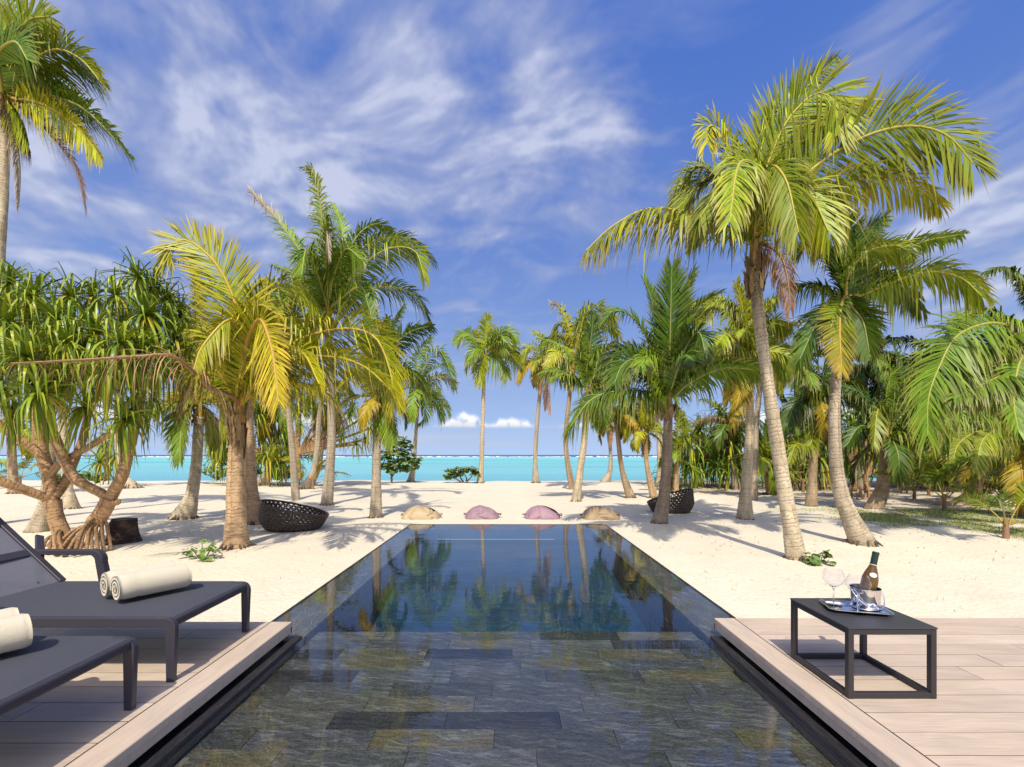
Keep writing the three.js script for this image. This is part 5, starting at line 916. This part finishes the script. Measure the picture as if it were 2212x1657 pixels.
{ // tray
  const t = thing('serving_tray', 'polished steel tray on the black side table', 'tray', [1.895, tableTop + .001, -2.535]); t.rotation.y = -.30;
  const w = .30, d = .20, r = .035, b = new Buf(), loop = (inset, y) => { const pts = []; for (const [cx, cz, a] of [[w / 2, d / 2, 0], [-w / 2, d / 2, 1], [-w / 2, -d / 2, 2], [w / 2, -d / 2, 3]]) for (let i = 0; i <= 6; i++) { const k = (a + i / 6) * Math.PI / 2, rr0 = Math.max(r - inset, .004), ix = cx - Math.sign(cx) * r, iz = cz - Math.sign(cz) * r; pts.push(b.v(ix + Math.cos(k) * rr0, y, iz + Math.sin(k) * rr0, 0, 1, 0)); } return pts; };
  const L = [loop(.034, .002), loop(.030, .0025), loop(.022, .012), loop(.018, .016), loop(.002, .018), loop(0, .0165), loop(.003, .0145), loop(.02, .012), loop(.028, .0005)];
  for (let k = 0; k < L.length - 1; k++) for (let i = 0; i < L[0].length; i++) { const j = (i + 1) % L[0].length; b.quad(L[k][i], L[k][j], L[k + 1][j], L[k + 1][i]); }
  const c0 = b.v(0, .002, 0, 0, 1, 0), c1 = b.v(0, .0005, 0, 0, -1, 0); for (let i = 0; i < L[0].length; i++) { const j = (i + 1) % L[0].length; b.tri(c0, L[0][j], L[0][i]); b.tri(c1, L.at(-1)[i], L.at(-1)[j]); }
  part('tray_plate', b.geo(true), chrome, t);
}
const lathe = (pts, n = 32) => new THREE.LatheGeometry(pts.map(([x, y]) => new THREE.Vector2(x, y)), n);
const pane = MP({ color: lin(.97, .96, 1), transmission: 1, thickness: 0, roughness: 0, ior: 1.5, side: THREE.DoubleSide }), solidGlass = MP({ color: lin(.98, .98, 1), transmission: 1, thickness: .01, roughness: 0, ior: 1.5 });
function glass(label, x, z, k = 1) {
  const t = thing('wine_glass', label, 'glass', [x, tableTop + .0045, z]); t.scale.setScalar(k);
  part('bowl', lathe([[.008, .087], [.022, .094], [.038, .108], [.046, .122], [.0475, .130], [.045, .145], [.040, .158], [.034, .170]]), pane, t);
  part('stem', lathe([[0, .0035], [.004, .006], [.0032, .02], [.003, .06], [.004, .078], [.009, .0885], [0, .091]], 14), solidGlass, t);
  part('foot', lathe([[0, 0], [.033, 0], [.0335, .0015], [.018, .0035], [.004, .006], [0, .007]], 28), solidGlass, t);
}
glass('empty wine glass at the left end of the steel tray', 1.822, -2.60, 1.2);
glass('empty wine glass standing in front of the ice bucket', 1.862, -2.47, 1.2);
{ // ice bucket
  const p = [1.965, tableTop + .0045, -2.555], t = thing('ice_bucket', 'polished steel ice bucket with a hinged loop handle on the tray', 'ice bucket', p);
  part('pail', lathe([[0, .001], [.060, 0], [.064, .004], [.066, .012], [.071, .105], [.0725, .113], [.071, .115], [.0695, .111], [.0655, .02], [.060, .010], [0, .010]], 48), chrome, t);
  const hd = Array.from({ length: 25 }, (_, i) => { const a = i / 24 * Math.PI; return new THREE.Vector3(Math.cos(a) * .079, .100 - Math.sin(a) * .082, .008 + Math.sin(a) * .076); }); part('handle', tubeGeo(hd, .0032, 8), chrome, t);
  for (const s of [-1, 1]) { const g = new THREE.SphereGeometry(.007, 12, 8); g.translate(s * .079, .101, .004); part('hinge_knob', g, chrome, t); }
}
{ // bottle
  const t = thing('wine_bottle', 'amber wine bottle with a dark green cap leaning in the ice bucket', 'bottle', [1.965, tableTop + .022, -2.56]); t.rotation.set(.02, 0, -.20);
  part('bottle_body', lathe([[0, 0], [.036, 0], [.039, .004], [.039, .135], [.037, .155], [.030, .182], [.021, .207], [.0155, .225], [.0148, .246], [0, .247]], 36), MP({ color: lin(.20, .105, .010), roughness: .06, clearcoat: 1, clearcoatRoughness: .03, transmission: .45, thickness: 0, ior: 1.5 }), t);
  part('cap', lathe([[.0155, .226], [.0162, .228], [.0160, .282], [.0168, .284], [.0168, .294], [.015, .2975], [0, .298]], 24), M({ color: lin(.012, .035, .022), roughness: .35 }), t);
  part('neck_band', lathe([[.0156, .2235], [.0166, .2245], [.0166, .2275], [.0158, .2285]], 24), M({ color: lin(.7, .68, .6), roughness: .4 }), t);
  const b = new Buf(), lab = []; for (let i = 0; i <= 18; i++) for (let j = 0; j <= 2; j++) { }
  const c = b.v(0, .172, .0365, 0, .2, 1); for (let i = 0; i < 24; i++) { const a = i / 24 * 6.2832, u = Math.cos(a) * .017, y = .172 + Math.sin(a) * .012, rb = (y > .155 ? lerp(.037, .030, (y - .155) / .027) : .037) + .0012; lab.push(b.v(u, y, Math.sqrt(rb * rb - u * u), u * 20, .3, 1)); } for (let i = 0; i < 24; i++) b.tri(c, lab[i], lab[(i + 1) % 24]);
  part('label', b.geo(true), M({ color: lin(.82, .82, .84), roughness: .5, side: THREE.DoubleSide }), t).rotation.y = -.35;
}
// wicker loungers: a tilted bowl of woven cane pierced by round holes
const wicker = M({ color: lin(.078, .050, .034), roughness: .5, bumpMap: rep(terry, 6, 6), bumpScale: .006 });
function basket(label, pos, turn, W, hBack, hFront) {
  const t = thing('wicker_lounger', label, 'wicker lounger', pos); t.rotation.y = turn;
  const R0 = W / 2, b = new Buf(), nu = 36, nv = 8;
  const surf = (u, v, off) => {                                  // u round, v up from the floor to a slanting rim
    const a = u * 2 * Math.PI, rim = lerp(hFront, hBack, .5 - .5 * Math.cos(a)), y = v * rim, k = clamp(y / .55, 0, 1);
    const rad = R0 * (.72 + .27 * Math.pow(Math.min(1, k * 2.4), .6) - .05 * Math.max(0, k - .5)) - off, push = -Math.cos(a) * .05 * k * R0 + (Math.cos(a) > 0 ? .10 * Math.cos(a) * k * R0 : 0);
    return new THREE.Vector3(Math.cos(a) * rad + push, y, Math.sin(a) * rad * .82);
  };
  for (let i = 0; i < nu; i++) for (let j = 0; j < nv; j++) {
    const sh = (j % 2) * .5, u0 = (i + sh) / nu, u1 = (i + 1 + sh) / nu, v0 = j / nv, v1 = (j + 1) / nv, hole = j > 0 || true;
    const n = 10, rings = [[], [], [], []], hr = .24 + .07 * hash(i, j, 4);
    for (let k = 0; k < n; k++) {
      const a = (k + .5) / n * 6.2832, cx = Math.cos(a), cy = Math.sin(a), m = Math.max(Math.abs(cx), Math.abs(cy)), o = [.5 + .5 * cx / m, .5 + .5 * cy / m], h = [.5 + hr * cx, .5 + hr * .95 * cy];
      for (const [q, [pu, pv], off] of [[0, o, 0], [1, h, .002], [2, h, .026], [3, o, .028]]) { const p = surf(lerp(u0, u1, pu), lerp(v0, v1, pv), off); rings[q].push(b.v(p.x, p.y, p.z, 0, 1, 0, 1, 1, 1, pu * .1 + i * .1, pv * .1 + j * .1)); }
    }
    for (let q = 0; q < 3; q++) for (let k = 0; k < n; k++) { const l = (k + 1) % n; b.quad(rings[q][k], rings[q][l], rings[q + 1][l], rings[q + 1][k]); }
  }
  part('woven_shell', b.geo(true), wicker, t);
  const rim = new Buf(), pts = Array.from({ length: 65 }, (_, i) => surf(i / 64, 1, .014)); tubeInto(rim, pts, () => .02, 8, [1, 1, 1], false); part('rim', rim.geo(), wicker, t);
  const base = new THREE.CylinderGeometry(R0 * .70, R0 * .70, .03, 32); base.scale(1, 1, .82); base.translate(0, .016, 0); part('seat_base', base, wicker, t);
}
basket('dark woven lounger with round holes left of the pool', [P(645, 1138, 8.5).x, -.01, -8.3], .12, 1.18, .52, .24);
basket('dark woven lounger with round holes behind the dark palm right of the pool', [P(1446, 1104, 10.8).x, -.01, -10.7], Math.PI - .12, 1.06, .55, .22);
// floor cushions
const cloth = tex(256, 256, (u, v) => fbm(u * 60, v * 60, 3, 60, 60, 3), false);
function cushion(label, px, z, col, seed, w, h) {
  const x = (px - 1100) / 1000 * z, t = thing('floor_cushion', label, 'cushion', [x, groundY(x, z) - .012, -z]); R = rng(seed);
  const b = new Buf(), nu = 96, nv = 36, s0 = seed;
  for (let j = 0; j <= nv; j++) for (let i = 0; i <= nu; i++) {
    const a = i / nu * 2 * Math.PI, e = (j / nv) * Math.PI / 2, k = Math.sign(Math.cos(a)) * Math.pow(Math.abs(Math.cos(a)), .75), q = Math.sign(Math.sin(a)) * Math.pow(Math.abs(Math.sin(a)), .75), rad = Math.pow(Math.sin(e), .85);
    const w0 = fbm(a * .9 + 3, e * 1.6, 3, 0, 0, s0) * 4, fold = Math.abs(Math.sin(a * 2.5 + w0)), crease = Math.pow(1 - fold, 4) * smooth(e, .15, .7), puff = (fbm(a * 1.7 + 5, e * 1.6, 4, 0, 0, s0 + 7) - .5) * .16;
    const corner = Math.pow(Math.abs(Math.sin(2 * a)), 3) * smooth(e, .9, 1.5);
    const f = 1 + puff * .6 - .12 * crease + .10 * corner, lean = -.10 * w * (1 - rad) * (s0 % 2 ? 1 : -1);
    const y = h * Math.pow(Math.max(0, Math.cos(e)), .95) * (1 + puff) * (1 - .22 * crease) * (1 - .20 * Math.abs(k) * rad);
    b.v(k * rad * w / 2 * f + lean, Math.max(0, y), q * rad * w * .40 * f, 0, 1, 0, 1, 1, 1, a * w * .4, e * .3);
  }
  for (let j = 0; j < nv; j++) for (let i = 0; i < nu; i++) { const a = j * (nu + 1) + i, c = a + nu + 1; b.quad(a, c, c + 1, a + 1); }
  const m = MP({ color: lin(...col), roughness: .42, sheen: .3, sheenColor: lin(.9, .85, .8), sheenRoughness: .5, bumpMap: rep(cloth, 4, 4), bumpScale: .004 });
  part('cushion_body', b.geo(true), m, t);
  for (const s of [-1, 1]) { const g = new THREE.ConeGeometry(.035, .12, 9, 3); g.rotateZ(s * 1.35); g.scale(1, .7, 1.6); g.translate(s * (w * .44 + .02), h * .34, rr(-.05, .05)); const p = g.attributes.position; for (let i = 0; i < p.count; i++) p.setY(i, p.getY(i) + .012 * Math.sin(p.getX(i) * 90 + i)); g.computeVertexNormals(); part('tied_corner', g, m, t); }
}
cushion('tan floor cushion, leftmost of the four beyond the pool', 911, 9.75, [.47, .35, .20], 11, .80, .27);
cushion('mauve floor cushion, second from left beyond the pool', 1042, 9.75, [.30, .185, .225], 23, .72, .27);
cushion('mauve floor cushion, third from left beyond the pool', 1171, 9.75, [.34, .205, .25], 37, .76, .27);
cushion('tan floor cushion, rightmost of the four beyond the pool', 1297, 9.70, [.36, .255, .14], 51, .78, .26);

scene.traverse((o) => { if (o.isMesh) o.castShadow = o.receiveShadow = true; });
renderer.render(scene, camera);
